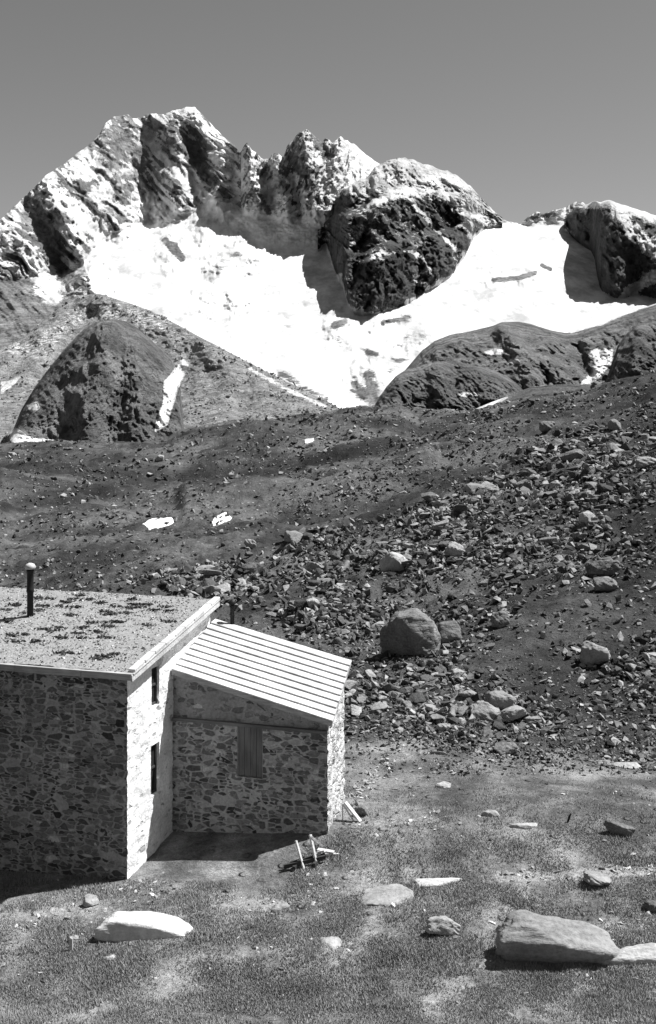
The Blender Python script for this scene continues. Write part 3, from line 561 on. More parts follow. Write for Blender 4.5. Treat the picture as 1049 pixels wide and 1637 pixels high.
def bm_obj(name, bm, mat, parent=None, smooth=False, bevel=0.0):
    if bevel: bmesh.ops.bevel(bm, geom=bm.edges[:], offset=bevel, segments=1, affect='EDGES')
    bmesh.ops.recalc_face_normals(bm, faces=bm.faces)
    me = bpy.data.meshes.new(name); bm.to_mesh(me); bm.free()
    for p in me.polygons: p.use_smooth = smooth
    return link(name, me, mat, parent)

EA, SL, WR = 4.52, 0.185, 4.77                          # eave height, pitch, ridge depth (hut coordinates)
def mz(w_): return EA + SL * (WR - abs(w_ - WR))
LEN = 15.0
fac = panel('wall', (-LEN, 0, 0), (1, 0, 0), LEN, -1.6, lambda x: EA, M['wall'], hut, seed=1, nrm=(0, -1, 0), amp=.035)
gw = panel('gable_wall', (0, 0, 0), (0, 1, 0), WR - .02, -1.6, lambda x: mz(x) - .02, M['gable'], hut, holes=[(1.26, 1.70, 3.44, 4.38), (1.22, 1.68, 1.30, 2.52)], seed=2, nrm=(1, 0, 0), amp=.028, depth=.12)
tag(gw, 'whitish plastered gable wall with full sun painted into its colour')
panel('back_wall', (-LEN, WR - .02, 0), (1, 0, 0), LEN, -1.6, lambda x: mz(WR) - .02, M['wall'], hut, step=.4, nrm=(0, 1, 0), seed=3)
panel('end_wall', (-LEN, 0, 0), (0, 1, 0), WR - .02, -1.6, lambda x: mz(x) - .02, M['wall'], hut, step=.4, nrm=(-1, 0, 0), seed=4)
for (a, b, c, d) in [(1.26, 1.70, 3.44, 4.38), (1.22, 1.68, 1.30, 2.52)]:
    bm = bmesh.new(); box_bm(bm, (-.16, a - .03, c - .03), (-.105, b + .03, d + .03)); wdo = bm_obj('window', bm, M['dark'], hut)
    bm = bmesh.new()
    for y in (a + .01, b - .06): box_bm(bm, (-.103, y, c + .01), (-.07, y + .05, d - .01))
    for z in (c + .012, d - .062, (c + d) / 2): box_bm(bm, (-.101, a + .062, z), (-.073, b - .062, z + .05))
    bm_obj('frame', bm, M['dtimber'], wdo)
# annex: the boarded lean-to
AW0, AW1, AU = 2.42, 4.35, 4.08
def az(u, w_): return 4.13 - .225 * u + .30 * (w_ - 2.4)
LEDGE = 2.93
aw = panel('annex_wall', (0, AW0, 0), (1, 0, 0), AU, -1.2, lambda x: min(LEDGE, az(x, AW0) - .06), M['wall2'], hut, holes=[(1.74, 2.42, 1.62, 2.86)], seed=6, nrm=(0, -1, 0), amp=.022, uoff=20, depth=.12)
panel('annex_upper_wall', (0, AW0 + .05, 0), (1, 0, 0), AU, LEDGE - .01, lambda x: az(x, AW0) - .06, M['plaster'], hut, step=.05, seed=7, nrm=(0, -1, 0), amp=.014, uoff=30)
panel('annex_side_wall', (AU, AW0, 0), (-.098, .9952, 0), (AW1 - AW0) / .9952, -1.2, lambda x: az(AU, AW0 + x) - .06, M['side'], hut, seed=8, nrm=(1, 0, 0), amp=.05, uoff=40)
panel('annex_back_wall', (0, AW1, 0), (1, 0, 0), AU - .19, -1.2, lambda x: az(x, AW1) - .06, M['wall'], hut, seed=9, nrm=(0, 1, 0), step=.2)
bm = bmesh.new(); box_bm(bm, (0.02, AW0 - .07, LEDGE - .07), (AU - .02, AW0 + .1, LEDGE + .006)); bm_obj('ledge', bm, M['pipe2'], hut)
bm = bmesh.new()
for k in range(4): box_bm(bm, (1.765 + k * .1585, AW0 + .045 + .004 * (k % 2), 1.635), (1.765 + k * .1585 + .152, AW0 + .08, 2.845))
sh = bm_obj('shutter', bm, M['shutter'], hut, bevel=.004); tag(sh, 'closed grey plank shutter')
bm = bmesh.new()
box_bm(bm, (1.68, AW0 - .035, 2.862), (2.48, AW0 + .1, 2.905)); box_bm(bm, (1.742, AW0 + .02, 1.622), (1.764, AW0 + .09, 2.858)); box_bm(bm, (2.402, AW0 + .02, 1.622), (2.418, AW0 + .09, 2.858))
bm_obj('frame', bm, M['fascia'], sh)
# annex roof: overlapping boards running down to the right
bm = bmesh.new(); nb = 10; w0, w1 = AW0 - .12, 5.0; bw = (w1 - w0) / nb
for k in range(nb):
    a, b = w0 + k * bw, w0 + (k + 1) * bw + .03
    uL = 0.03; uR = AU + .17 + .012 * math.sin(k * 2.3) - .14 * k * bw; uB = uR - .14 * (bw + .03)
    lift = .05
    pts = [(u, ww, az(u, ww) + l + t) for t in (0, .03) for (u, ww, l) in ((uL, a, lift), (uR, a, lift), (uB, b, 0.004), (uL, b, 0.004))]
    vs = [bm.verts.new(p) for p in pts]
    for f in ((0, 1, 2, 3), (4, 5, 6, 7), (0, 1, 5, 4), (1, 2, 6, 5), (2, 3, 7, 6), (3, 0, 4, 7)): bm.faces.new([vs[i] for i in f])
ar = bm_obj('annex_roof', bm, M['board'], hut); tag(ar, 'pale boarded lean-to roof with dark joint lines')
bm = bmesh.new()
def quadbox(bm, a, b, th, dz):                        # a beam between two points (rectangular section)
    a = Vector(a); b = Vector(b); d = (b - a).normalized(); s = d.cross(Vector((0, 0, 1)));
    if s.length < 1e-3: s = Vector((1, 0, 0))
    s.normalize(); t = s.cross(d)
    vs = [bm.verts.new(p + s * i * th / 2 + t * j * dz / 2) for p in (a, b) for i, j in ((-1, -1), (1, -1), (1, 1), (-1, 1))]
    for f in ((0, 1, 2, 3), (4, 5, 6, 7), (0, 1, 5, 4), (1, 2, 6, 5), (2, 3, 7, 6), (3, 0, 4, 7)): bm.faces.new([vs[i] for i in f])
quadbox(bm, (0.03, w0 + .03, az(0, w0) - .02), (AU + .15, w0 + .03, az(AU + .15, w0) - .02), .03, .11)
quadbox(bm, (AU + .13, w0 + .05, az(AU + .13, w0) - .03), (AU - .22, w1, az(AU - .22, w1) - .03), .03, .08)
bm_obj('barge_board', bm, M['fascia'], ar)
bm = bmesh.new()
for k in range(4): quadbox(bm, (.4 + k * .85, AW0 + .12, az(.4 + k * .85, AW0) - .08), (.4 + k * .85, w1 - .05, az(.4 + k * .85, w1 - .05) - .09), .08, .1)
bm_obj('rafter', bm, M['dtimber'], ar)

# main roof
OV, OG = .27, .26
nu, nw = 330, 60; us = np.linspace(-LEN - .3, OG - .11, nu); ws = np.linspace(-OV + .08, WR, nw)
UU, WW = np.meshgrid(us, ws, indexing='ij'); ZZ = EA + SL * WW + .12 + fbm(UU * 3, WW * 3, 5, 200) * .022
V = np.stack([UU, WW, ZZ], -1).reshape(-1, 3); i = np.arange(nu - 1)[:, None] * nw + np.arange(nw - 1)[None, :]
Fc = np.stack([i, i + nw, i + nw + 1, i + 1], -1).reshape(-1, 4)
roof = link('roof', mesh_np('roof', V, Fc), M['gravel'], hut); tag(roof, 'low pitched roof covered in pale gravel and moss tufts')
bm = bmesh.new()                                     # roof deck below and the far slope
def slab(bm, ua, ub, wa, wb, t0, t1):
    zf = lambda w_: EA + SL * (WR - abs(w_ - WR))
    vs = [bm.verts.new((u, ww, zf(ww) + t)) for t in (t0, t1) for (u, ww) in ((ua, wa), (ub, wa), (ub, wb), (ua, wb))]
    for f in ((0, 1, 2, 3), (4, 5, 6, 7), (0, 1, 5, 4), (1, 2, 6, 5), (2, 3, 7, 6), (3, 0, 4, 7)): bm.faces.new([vs[i] for i in f])
slab(bm, -LEN - .3, OG - .03, -OV + .03, WR + .1, .005, .075)
bm_obj('roof_deck', bm, M['dtimber'], roof)
bm = bmesh.new()                                     # eave: fascia board with joints
x = -LEN - .3
while x < OG - .02:
    e = min(x + 1.78, OG - .0); box_bm(bm, (x + .012, -OV - .0, EA - OV * SL - .03), (e, -OV + .035, EA - OV * SL + .10)); box_bm(bm, (x + .008, -OV - .035, EA - OV * SL + .10), (e, -OV + .12, EA - OV * SL + .128)); x += 1.78
bm_obj('fascia', bm, M['fascia'], roof)
bm = bmesh.new(); quadbox(bm, (OG - .01, -OV, EA - OV * SL + .02), (OG - .01, WR, mz(WR) + .02), .04, .15)
quadbox(bm, (OG - .07, -OV + .05, EA - OV * SL + .115), (OG - .07, WR, mz(WR) + .115), .2, .03)
bm_obj('verge_board', bm, M['board'], roof)
nsl = 9
for k in range(nsl):
    a = -OV + .1 + k * (WR + OV - .1) / nsl; b = a + (WR + OV - .1) / nsl - .02; bm = bmesh.new()
    quadbox(bm, (OG - .06, a, mz(a) + .165 + random.uniform(-.008, .008)), (OG - .06 + random.uniform(-.012, .012), b, mz(b) + .165), .17, .065)
    bm_obj('coping_slab', bm, M['board'], roof, bevel=.008)
# gravel stones and moss on the roof
def rock_proto(seed, npts=11, sq=(1, .8, .6), sub=0):
    r = random.Random(seed); bm = bmesh.new()
    for k in range(npts):
        v = Vector((r.gauss(0, 1), r.gauss(0, 1), r.gauss(0, 1))).normalized() * r.uniform(.75, 1.0)
        v.x = max(-.8, min(.8, v.x * 1.1)); v.z = max(-.7, min(.7, v.z * 1.1)); bm.verts.new((v.x * sq[0] * .6, v.y * sq[1] * .6, v.z * sq[2] * .6))
    bmesh.ops.convex_hull(bm, input=bm.verts); 
    for v in [v for v in bm.verts if not v.link_faces]: bm.verts.remove(v)
    bmesh.ops.triangulate(bm, faces=bm.faces)
    V = np.array([v.co[:] for v in bm.verts]); bm.verts.index_update(); Fc = np.array([[v.index for v in f.verts] for f in bm.faces]); bm.free(); return V, Fc
PROT = [rock_proto(300 + k, 8 + k % 5, (1, random.uniform(.6, .95), random.uniform(.4, .8))) for k in range(12)]
def scatter_rocks(name, P, S, mat, parent=None, seed=0, sink=.25, tone=None, flat=1.0, prot=PROT):
    g = np.random.default_rng(seed); VV = []; FF = []; TT = []; off = 0; P = np.asarray(P); n = len(P)
    which = g.integers(0, len(prot), n)
    for k in range(len(prot)):
        V0, F0 = prot[k]; id_ = np.where(which == k)[0]
        if not len(id_): continue
        m = len(id_); q = g.normal(size=(m, 4)); q[:, 1:3] *= .35; q /= np.linalg.norm(q, axis=1)[:, None]
        a, b, c, d = q.T
        Rm = np.stack([1-2*(c*c+d*d), 2*(b*c-a*d), 2*(b*d+a*c), 2*(b*c+a*d), 1-2*(b*b+d*d), 2*(c*d-a*b), 2*(b*d-a*c), 2*(c*d+a*b), 1-2*(b*b+c*c)], -1).reshape(m, 3, 3)
        sv = V0[None] * S[id_][:, None, None] * g.uniform(.7, 1.3, (m, 1, 3)); sv[:, :, 2] *= flat
        v = np.einsum('mij,mvj->mvi', Rm, sv) + P[id_][:, None, :]; v[:, :, 2] += (S[id_] * (.3 - sink))[:, None]
        VV.append(v.reshape(-1, 3)); nv = len(V0); FF.append((F0[None] + (off + np.arange(m) * nv)[:, None, None]).reshape(-1, 3)); off += m * nv
        t = g.random(m) ** 1.8 if tone is None else np.full(m, tone); TT.append(np.repeat(t, nv))
    me = mesh_np(name, np.concatenate(VV), np.concatenate(FF), False); attr(me, 'tone', np.concatenate(TT)); return link(name, me, mat, parent)
n = 7000; u_ = rng.uniform(-9.5, OG - .18, n); w_ = rng.uniform(-OV + .1, WR, n)
gr = scatter_rocks('gravel', np.stack([u_, w_, EA + SL * w_ + .125], -1), rng.uniform(.025, .075, n), mat_rock('roof_stones', .16, .42, True, .01, .5), roof, 1, sink=.3); tag(gr, kind='stuff')
P = []; S = []
mo = [(345 * .286, 0)]
mosspx = [(28, 967), (40, 980), (60, 955), (75, 957), (96, 969), (108, 962), (118, 970), (112, 983), (130, 952), (145, 958), (162, 964), (171, 978), (177, 982), (190, 970), (212, 958), (213, 966), (212, 972), (224, 971), (190, 994), (172, 1001), (184, 994), (132, 1003), (120, 1012), (94, 1004), (82, 1008), (70, 1006), (160, 1010), (170, 1019), (38, 1014), (58, 1025), (30, 1026), (100, 1044), (112, 1044), (155, 1053), (165, 1049), (185, 1046), (265, 970), (272, 976), (240, 999), (272, 994), (95, 1019), (130, 1020), (10, 975), (12, 992), (20, 1016), (60, 975), (70, 968), (118, 958), (200, 980), (150, 995), (235, 966), (245, 975)]
for (a, b) in mosspx:
    u, ww, z = roofhit(a, b, EA + .13, 0, SL)
    if not (-OV + .1 < ww < WR and u < OG - .25): continue
    for k in range(26):
        P.append((u + random.gauss(0, .11), ww + random.gauss(0, .05), EA + SL * ww + .13)); S.append(random.uniform(.04, .11))
ms = scatter_rocks('moss', P, np.array(S), M['moss'], roof, 2, sink=.15, tone=.5); tag(ms, kind='stuff')
def lathe(bm, prof_, seg=16, c=(0, 0, 0)):
    rings = []
    for r, z in prof_: rings.append([bm.verts.new((c[0] + r * math.cos(2*math.pi*k/seg), c[1] + r * math.sin(2*math.pi*k/seg), c[2] + z)) for k in range(seg)])
    for a, b in zip(rings, rings[1:]):
        for k in range(seg): bm.faces.new((a[k], a[(k+1) % seg], b[(k+1) % seg], b[k]))
    bm.faces.new(rings[0][::-1]); bm.faces.new(rings[-1])
u, ww, z = roofhit(48.5, 985, EA + .12, 0, SL)
bm = bmesh.new(); lathe(bm, [(.085, -.2), (.085, .62), (.1, .64), (.1, .72), (.088, .74), (.09, 1.16), (.105, 1.18), (.105, 1.22), (.06, 1.23)], 16, (u, ww, z))
pp = bm_obj('stove_pipe', bm, M['pipe'], roof, True)
bm = bmesh.new(); lathe(bm, [(.05, 1.23), (.14, 1.25), (.15, 1.30), (.11, 1.37), (.03, 1.40)], 14, (u, ww, z)); bm_obj('cap', bm, M['cap'], pp, True)
u, ww, z = roofhit(371.5, 996, 4.13 - .3 * 2.4 + .05, -.225, .30)
bm = bmesh.new(); lathe(bm, [(.055, -.1), (.055, .42), (.06, .43), (.06, .5)], 14, (u, ww, z)); lathe(bm, [(.05, .5), (.1, .52), (.1, .57), (.02, .64)], 14, (u, ww, z))
bm_obj('stove_pipe', bm, M['pipe'], ar, True)

# ------------------------------------------------------------------ boulders one can tell apart
def big_rock(name, seed, dims, mat, npts=16, sub=3, rough=.07, pts=None, boxy=.7):
    r = random.Random(seed); bm = bmesh.new()
    if pts: 
        for p in pts: bm.verts.new(p)
    else:
        for k in range(npts):
            v = Vector((r.uniform(-1, 1), r.uniform(-1, 1), r.uniform(-1, 1))); m = max(abs(v.x), abs(v.y), abs(v.z)); l = v.length
            v = v / (m * boxy + l * (1 - boxy)) * r.uniform(.85, 1); bm.verts.new((v.x * .5, v.y * .5, v.z * .5))
    bmesh.ops.convex_hull(bm, input=bm.verts)
    for v in [v for v in bm.verts if not v.link_faces]: bm.verts.remove(v)
    bmesh.ops.triangulate(bm, faces=bm.faces)
    bmesh.ops.bevel(bm, geom=bm.edges[:], offset=.03, segments=1, affect='EDGES')
    bmesh.ops.triangulate(bm, faces=bm.faces)
    for k in range(sub): bmesh.ops.subdivide_edges(bm, edges=[e for e in bm.edges if e.calc_length() > .07], cuts=1); bmesh.ops.triangulate(bm, faces=bm.faces)
    bm.normal_update()
    co = np.array([v.co[:] for v in bm.verts]); no = np.array([v.normal[:] for v in bm.verts])
    d = ridged(co[:, 0] * 3 + co[:, 2] * 2 + seed, co[:, 1] * 3 + co[:, 2] * 2.5, 4, seed) * rough * .6 + fbm(co[:, 0] * 7 + co[:, 2] * 6, co[:, 1] * 7 - co[:, 2] * 5, 4, seed + 3) * rough * .5
    co = co + no * d[:, None]
    for v, c in zip(bm.verts, co): v.co = (c[0] * dims[0], c[1] * dims[1], c[2] * dims[2])
    return bm_obj(name, bm, mat, None, True)
def put_rock(box, seed, mat, label, depth=.8, sink=.12, rot=0.0, group=None, tilt=0.0, name='boulder', flat=0.0, **k):
    x0, y0, x1, y1 = box; p = gpos((x0 + x1) / 2, y1); s = p.y / F
    w_, h_ = (x1 - x0) * s, (y1 - y0) * s
    if not flat: h_ = max(h_ * .5, h_ - w_ * depth * .45 * (y1 - HY) / F)
    if flat:
        dp = h_ * flat / .38; hh = max(h_ * (1 - flat), .13); o = big_rock(name, seed, (w_ * 1.02, dp, hh + .3), mat, **k)
        o.location = (p.x, p.y + dp * .5, p.z + (hh + .3) * .5 - .3); o.rotation_euler = (0.03, tilt, rot); tag(o, label, 'boulder', group); return o
    o = big_rock(name, seed, (w_ * 1.02, w_ * depth, h_ * (1 + sink)), mat, **k)
    o.location = (p.x, p.y + w_ * depth * .42, p.z + h_ * (1 - sink) * .5); o.rotation_euler = (0, tilt, rot)
    tag(o, label, 'boulder', group); return o
MR = M
slabpts = [(-.5, -.2, -.5), (-.5, -.35, .15), (-.46, .3, .1), (-.5, .2, -.5), (-.38, -.3, .42), (-.36, .3, .5), (-.1, -.42, .40), (-.1, .4, .5), (.15, -.45, .18), (.15, .4, .34), (.36, -.35, -.2), (.5, 0, -.5), (.4, .3, -.2), (0, -.5, -.5), (0, .5, -.5), (-.25, -.5, -.2)]
put_rock((153, 1455, 338, 1502), 21, M['white'], 'large smooth whitish boulder, half buried and tapering right, in the left foreground grass', flat=0.38, depth=.55, sink=.2, pts=slabpts, rough=.035)
blk = [(-.5, -.5, .22), (-.42, -.05, -.5), (.35, -.5, -.02), (.3, -.1, -.5), (0, -.55, .15), (-.36, .3, .52), (-.25, -.2, .42), (.1, .35, .33), (.36, .3, .2), (.5, -.2, -.12), (.5, .1, -.5), (-.5, .3, .2), (0, .5, -.5), (-.5, .3, -.5), (.2, -.25, .16)]
put_rock((806, 1452, 1000, 1548), 22, M['mid'], 'large pale topped block with a black shaded front face in the right foreground', .6, .1, flat=.27, pts=blk, rough=.05)
put_rock((950, 1500, 1075, 1546), 23, M['pale'], 'low flat slab running off the right edge beside the large pale topped block', flat=0.4, depth=.7, sink=.3, rough=.05, tilt=-.02)
put_rock((682, 1466, 737, 1503), 24, M['mid'], 'small dark fronted rock with a pale sloping top, left of the large right foreground block', .8, .12, rot=.5, tilt=.35)
put_rock((935, 1394, 986, 1421), 25, M['mid'], 'grey angular rock on the pale footpath at the right, above the large foreground block', .8, .1, rot=.3, tilt=.2)
put_rock((966, 1314, 1019, 1338), 26, M['darkr'], 'long dark rock lying tilted on the grass near the right edge', .5, .1, tilt=.22, rough=.05)
put_rock((1030, 1440, 1062, 1462), 27, M['darkr'], 'dark rock cut by the right edge of the view, above the pale slab', .9, .1)
put_rock((130, 1429, 158, 1450), 28, M['mid'], 'small pale rock with dark left side in the grass below the hut facade', .8, .1, rot=.5)
put_rock((498, 1494, 553, 1524), 29, M['pale'], 'rounded flat grey stone set in the grass in the centre foreground', flat=0.88, depth=.9, sink=.45, rough=.03, boxy=.2)
put_rock((430, 1435, 466, 1462), 30, M['mid'], 'rounded pale rock in the grass below the heap of broken timber', flat=0.5, depth=.8, sink=.2, boxy=.3)
put_rock((568, 1413, 684, 1452), 31, M['mid'], 'broad flat rock outcrop nearly level with the grass in the centre', flat=0.9, depth=1.0, sink=.5, rough=.05)
put_rock((662, 1403, 752, 1417), 32, M['white'], 'long thin whitish slab at the start of the pale footpath', flat=0.85, depth=.45, sink=.4, rough=.03)
put_rock((155, 1529, 192, 1544), 33, M['pale'], 'small bright flat stone below the large smooth whitish boulder', flat=0.75, depth=.8, sink=.2, rough=.05)
put_rock((104, 1500, 126, 1512), 34, M['mid'], 'small flat grey stone at the foot of the short white post', flat=0.8, depth=.8, sink=.2)
put_rock((694, 1250, 723, 1260), 35, M['pale'], 'small bright flat stone alone in the middle of the meadow', flat=0.7, depth=.8, sink=.2, rough=.03)
put_rock((768, 1297, 814, 1308), 36, M['pale'], 'bright slab in the meadow, the upper one of a close pair', flat=0.8, depth=.7, sink=.3, rough=.04)
put_rock((812, 1315, 868, 1326), 37, M['pale'], 'bright slab in the meadow, the lower one of a close pair', flat=0.8, depth=.6, sink=.3, rough=.04)
put_rock((787, 1186, 830, 1208), 38, M['darkr'], 'dark rock standing where the meadow meets the scree', .8, .1, rot=.3)
put_rock((650, 1195, 680, 1208), 39, M['mid'], 'low dark and pale rock on the upper meadow edge, nearest the annex', flat=0.5, depth=.8, sink=.2)
put_rock((688, 1196, 716, 1207), 40, M['pale'], 'low pale rock on the upper meadow edge', flat=0.7, depth=.8, sink=.2)
put_rock((983, 1212, 1030, 1230), 41, M['pale'], 'pale flat slab at the meadow edge on the far right', flat=0.7, depth=.8, sink=.3, rough=.03)
put_rock((955, 1210, 985, 1224), 42, M['mid'], 'grey slab just left of the pale flat slab at the far right meadow edge', flat=0.6, depth=.8, sink=.3)
put_rock((567, 1288, 590, 1307), 43, M['darkr'], 'dark stone with pale top behind the leaning plank at the annex corner', .8, .1)
bld = [(-.2, -.4, .45), (.12, -.5, -.1), (.1, -.34, -.5), (-.5, .2, -.5), (-.5, 0, .1), (.1, -.3, .5), (.35, -.3, .35), (.5, -.1, 0), (.42, -.35, -.5), (.5, .3, -.5), (.1, .4, .5), (-.2, .3, .45), (-.4, .5, -.5), (.3, .4, .3)]
put_rock((612, 976, 704, 1050), 44, M['darkr'], 'huge rounded boulder with shaded left side on the bare slope behind the hut', .8, .08, pts=bld, rough=.07)
put_rock((700, 990, 740, 1030), 45, M['darkr'], 'dark squat boulder touching the right side of the huge rounded boulder', .8, .1)
put_rock((940, 890, 1000, 925), 46, M['darkr'], 'wide dark boulder high on the right slope, above the other one', .8, .1, rough=.08)
put_rock((950, 922, 992, 948), 47, M['darkr'], 'dark boulder right under the wide dark boulder on the right slope', .8, .1)
put_rock((930, 1022, 982, 1066), 48, M['mid'], 'pale topped boulder with black left face alone on the right slope', .8, .1, rot=-.4)
put_rock((786, 976, 816, 1004), 49, M['darkr'], 'dark upright boulder halfway between the huge boulder and the right slope pair', .8, .1)
put_rock((672, 786, 698, 804), 50, M['darkr'], 'square dark block alone on the smooth strip above the boulder field', .8, .05, boxy=.95, rough=.03)
put_rock((606, 884, 662, 920), 51, M['pale'], 'bright tilted slab in the middle of the boulder field', .8, .1, tilt=.3)
put_rock((712, 866, 742, 892), 52, M['pale'], 'bright angular boulder right of the tilted slab in the boulder field', .8, .1, tilt=.4)
put_rock((776, 1102, 828, 1140), 53, M['mid'], 'tall block of the boulder cluster at the foot of the slope', .8, .1, tilt=.2)
put_rock((752, 1120, 800, 1152), 54, M['mid'], 'ribbed grey slab at the left of the boulder cluster at the foot of the slope', .8, .1, tilt=.15)
put_rock((800, 1128, 850, 1160), 55, M['mid'], 'leaning block at the right of the boulder cluster at the foot of the slope', .8, .1, tilt=-.25)
put_rock((732, 1100, 768, 1122), 56, M['mid'], 'blocky grey boulder behind the ribbed slab at the foot of the slope', .8, .1)
put_rock((700, 1155, 722, 1172), 57, M['pale'], 'pale wedge of rock in front of the ribbed slab', .8, .1)
put_rock((893, 716, 936, 738), 58, M['darkr'], 'long low slab lying on the upper right moraine', .6, .1)
put_rock((862, 672, 890, 690), 59, M['darkr'], 'dark boulder near the moraine skyline on the right', .8, .1)
put_rock((1018, 730, 1062, 748), 60, M['mid'], 'pale topped slab at the right edge high on the moraine', .7, .1)
put_rock((246, 726, 262, 738), 61, M['pale'], 'small bright rock just below the moraine skyline on the left', .8, .1)
put_rock((390, 861, 410, 878), 62, M['mid'], 'pale upright rock at the upper left tip of the boulder field', .8, .1)

# ------------------------------------------------------------------ boulder field: individual boulders, then the small scree
Wt = np.zeros_like(GPX)
vis = (GPX > -60) & (GPX < 1110) & (GPY > 590) & (GPY < 1240) & (G.S > 6.5) & (G.S < 14.02)
fieldp = [(200, 935), (370, 905), (480, 868), (560, 845), (700, 815), (790, 765), (900, 700), (1000, 690), (1060, 720), (1060, 790), (960, 850), (860, 880), (830, 900), (740, 900), (680, 950), (590, 1020), (560, 1060), (480, 1010), (400, 970), (340, 965)]
foot2 = [(555, 1060), (620, 1060), (720, 1075), (820, 1100), (880, 1140), (900, 1175), (820, 1185), (700, 1170), (555, 1165)]
dens = .26 * poly(GPX, GPY, [(560, 1000), (760, 930), (1060, 850), (1060, 1225), (800, 1200), (560, 1165)], 20) + 1.0 * poly(GPX, GPY, fieldp, 14) + 1.0 * poly(GPX, GPY, foot2, 14)
clump = np.clip(0.5 + 1.7 * fbm(G.X / 5, G.D / 9, 3, 301), 0.1, 2)
# image area of a grid cell
cell = np.zeros_like(GPX); cell[:-1] = np.clip(GPY[:-1] - GPY[1:], 0, 10)
def sample(wt, n, seed):
    g = np.random.default_rng(seed); p = np.where(vis, wt * cell, 0).ravel(); p /= p.sum(); id_ = g.choice(p.size, n, p=p)
    r, c = np.unravel_index(id_, GPX.shape); r = np.minimum(r, GPX.shape[0] - 2); c = np.minimum(c, GPX.shape[1] - 2)
    a, b = g.random(n), g.random(n)
    def q(A): return (A[r, c] * (1-a) * (1-b) + A[r+1, c] * a * (1-b) + A[r, c+1] * (1-a) * b + A[r+1, c+1] * a * b)
    return np.stack([q(G.X), q(G.Y), q(G.Z)], -1), g
zones = [('angular grey boulder packed among others in the long boulder field across the slope', 'boulders of the long boulder field', poly(GPX, GPY, fieldp, 8), 210, 12, 36),
         ('broken grey boulder in the jumble between the annex and the meadow edge', 'boulders at the foot of the slope', poly(GPX, GPY, foot2, 8), 80, 12, 36)]
protos = []
for k in range(9):
    o = big_rock('boulder', 400 + k, (1, random.uniform(.7, 1), random.uniform(.5, .8)), M['rock'], npts=12, sub=1, rough=.06); protos.append(o.data)
    for p_ in o.data.polygons: p_.use_smooth = False
    bpy.data.objects.remove(o)
for zi, (lab, grp, wt, cnt, s0, s1) in enumerate(zones):
    P, g = sample(wt * clump, cnt, 500 + zi)
    for p in P:
        o = bpy.data.objects.new('boulder', random.choice(protos)); C.objects.link(o); s = p[1] / F * (s0 + (s1 - s0) * random.random() ** 2.2)
        o.location = (p[0], p[1], p[2] + s * .16); o.scale = (s * random.uniform(.8, 1.3), s * random.uniform(.8, 1.2), s * random.uniform(.7, 1.1)); o.rotation_euler = (random.uniform(-.4, .4), random.uniform(-.4, .4), random.uniform(0, 6.28))
        tag(o, lab, 'boulder', grp)
P1, g = sample(dens * clump, 19000, 601); S1 = P1[:, 1] / F * (3.5 + 17 * g.random(len(P1)) ** 3)
scat = 0.26 + .25 * sstep(250, 700, GPX) + 0.4 * poly(GPX, GPY, [(555, 1160), (1060, 1180), (1060, 1230), (800, 1215), (555, 1172)], 10) * 3 - .45 * stroke(GPX, GPY, [(330, 900), (450, 860), (560, 835), (700, 785)], 22) - .25 * stroke(GPX, GPY, [(760, 960), (900, 950)], 50)
P2, g = sample(np.clip(scat, .03, 9) * np.clip(.7 + fbm(G.X / 11, G.D / 14, 4, 305), .15, 2.5), 52000, 602); S2 = P2[:, 1] / F * (1.6 + 9 * g.random(len(P2)) ** 5)
sc = scatter_rocks('scree', np.concatenate([P1, P2]), np.concatenate([S1, S2]), M['rocks'], None, 5, sink=.12)
tag(sc, 'loose stones and scree strewn over the moraine slopes', 'scree', kind='stuff')
gg = np.random.default_rng(77); wl_ = np.where((LM.S > 1) & (LM.S < 2.95) & (LM.PX > -40) & (LMs < .5), np.clip(.6 + fbm(LM.PX / 30, LM.PY / 20, 3, 99), .05, 2), 0).ravel(); wl_ /= wl_.sum()
ii = gg.choice(wl_.size, 5000, p=wl_); P5 = np.stack([LM.X.ravel()[ii], LM.Y.ravel()[ii], LM.Z.ravel()[ii]], -1); P5[:, 0] += gg.normal(0, .6, 5000)
sl_ = scatter_rocks('scree', P5, P5[:, 1] / F * (1.6 + 6 * gg.random(5000) ** 4), mat_rock('moraine_stone', .12, .32, True, .3, .6), None, 9, sink=.1); tag(sl_, 'coarse rubble on the flank of the lateral moraine below the glacier', 'scree', kind='stuff')
# small stones in the meadow
vis = (GPX > -60) & (GPX < 1110) & (GPY > 1180) & (GPY < 1700) & (G.S > 2.8) & (G.S < 7.05)
hutm = ~((G.X < .3) & (G.Y > 28.95 - (G.X + 4.6) * .33) & (G.Y < 36) & (G.X < -.3 + (G.Y - 30) * .33)); vis &= hutm
P3, g = sample(np.clip(bare - .12, 0.035, 1) * np.clip(.5 + fbm(G.X / 2, G.D / 3, 3, 310), .1, 2), 3600, 603); S3 = P3[:, 1] / F * (1.8 + 10 * g.random(len(P3)) ** 5)
scm = scatter_rocks('stones', P3, S3, mat_rock('meadow_stone', .18, .45, True, .02, .5), None, 6, sink=.25, flat=.7); tag(scm, 'small pale stones strewn through the short meadow grass', 'stones', kind='stuff')
wl = []
for k in range(70):
    t = random.random(); a = (556 + 62 * t + random.gauss(0, 6), 1296 - 75 * t ** .8 + random.gauss(0, 7)); wl.append(gpos(*a))
wm = scatter_rocks('stones', [tuple(p) for p in wl], np.array([p.y / F * random.uniform(4, 14) for p in wl]), M['pale'], None, 8, sink=.2, flat=.7); tag(wm, 'line of whitish rubble stones in the grass behind the annex', 'rubble', kind='stuff')
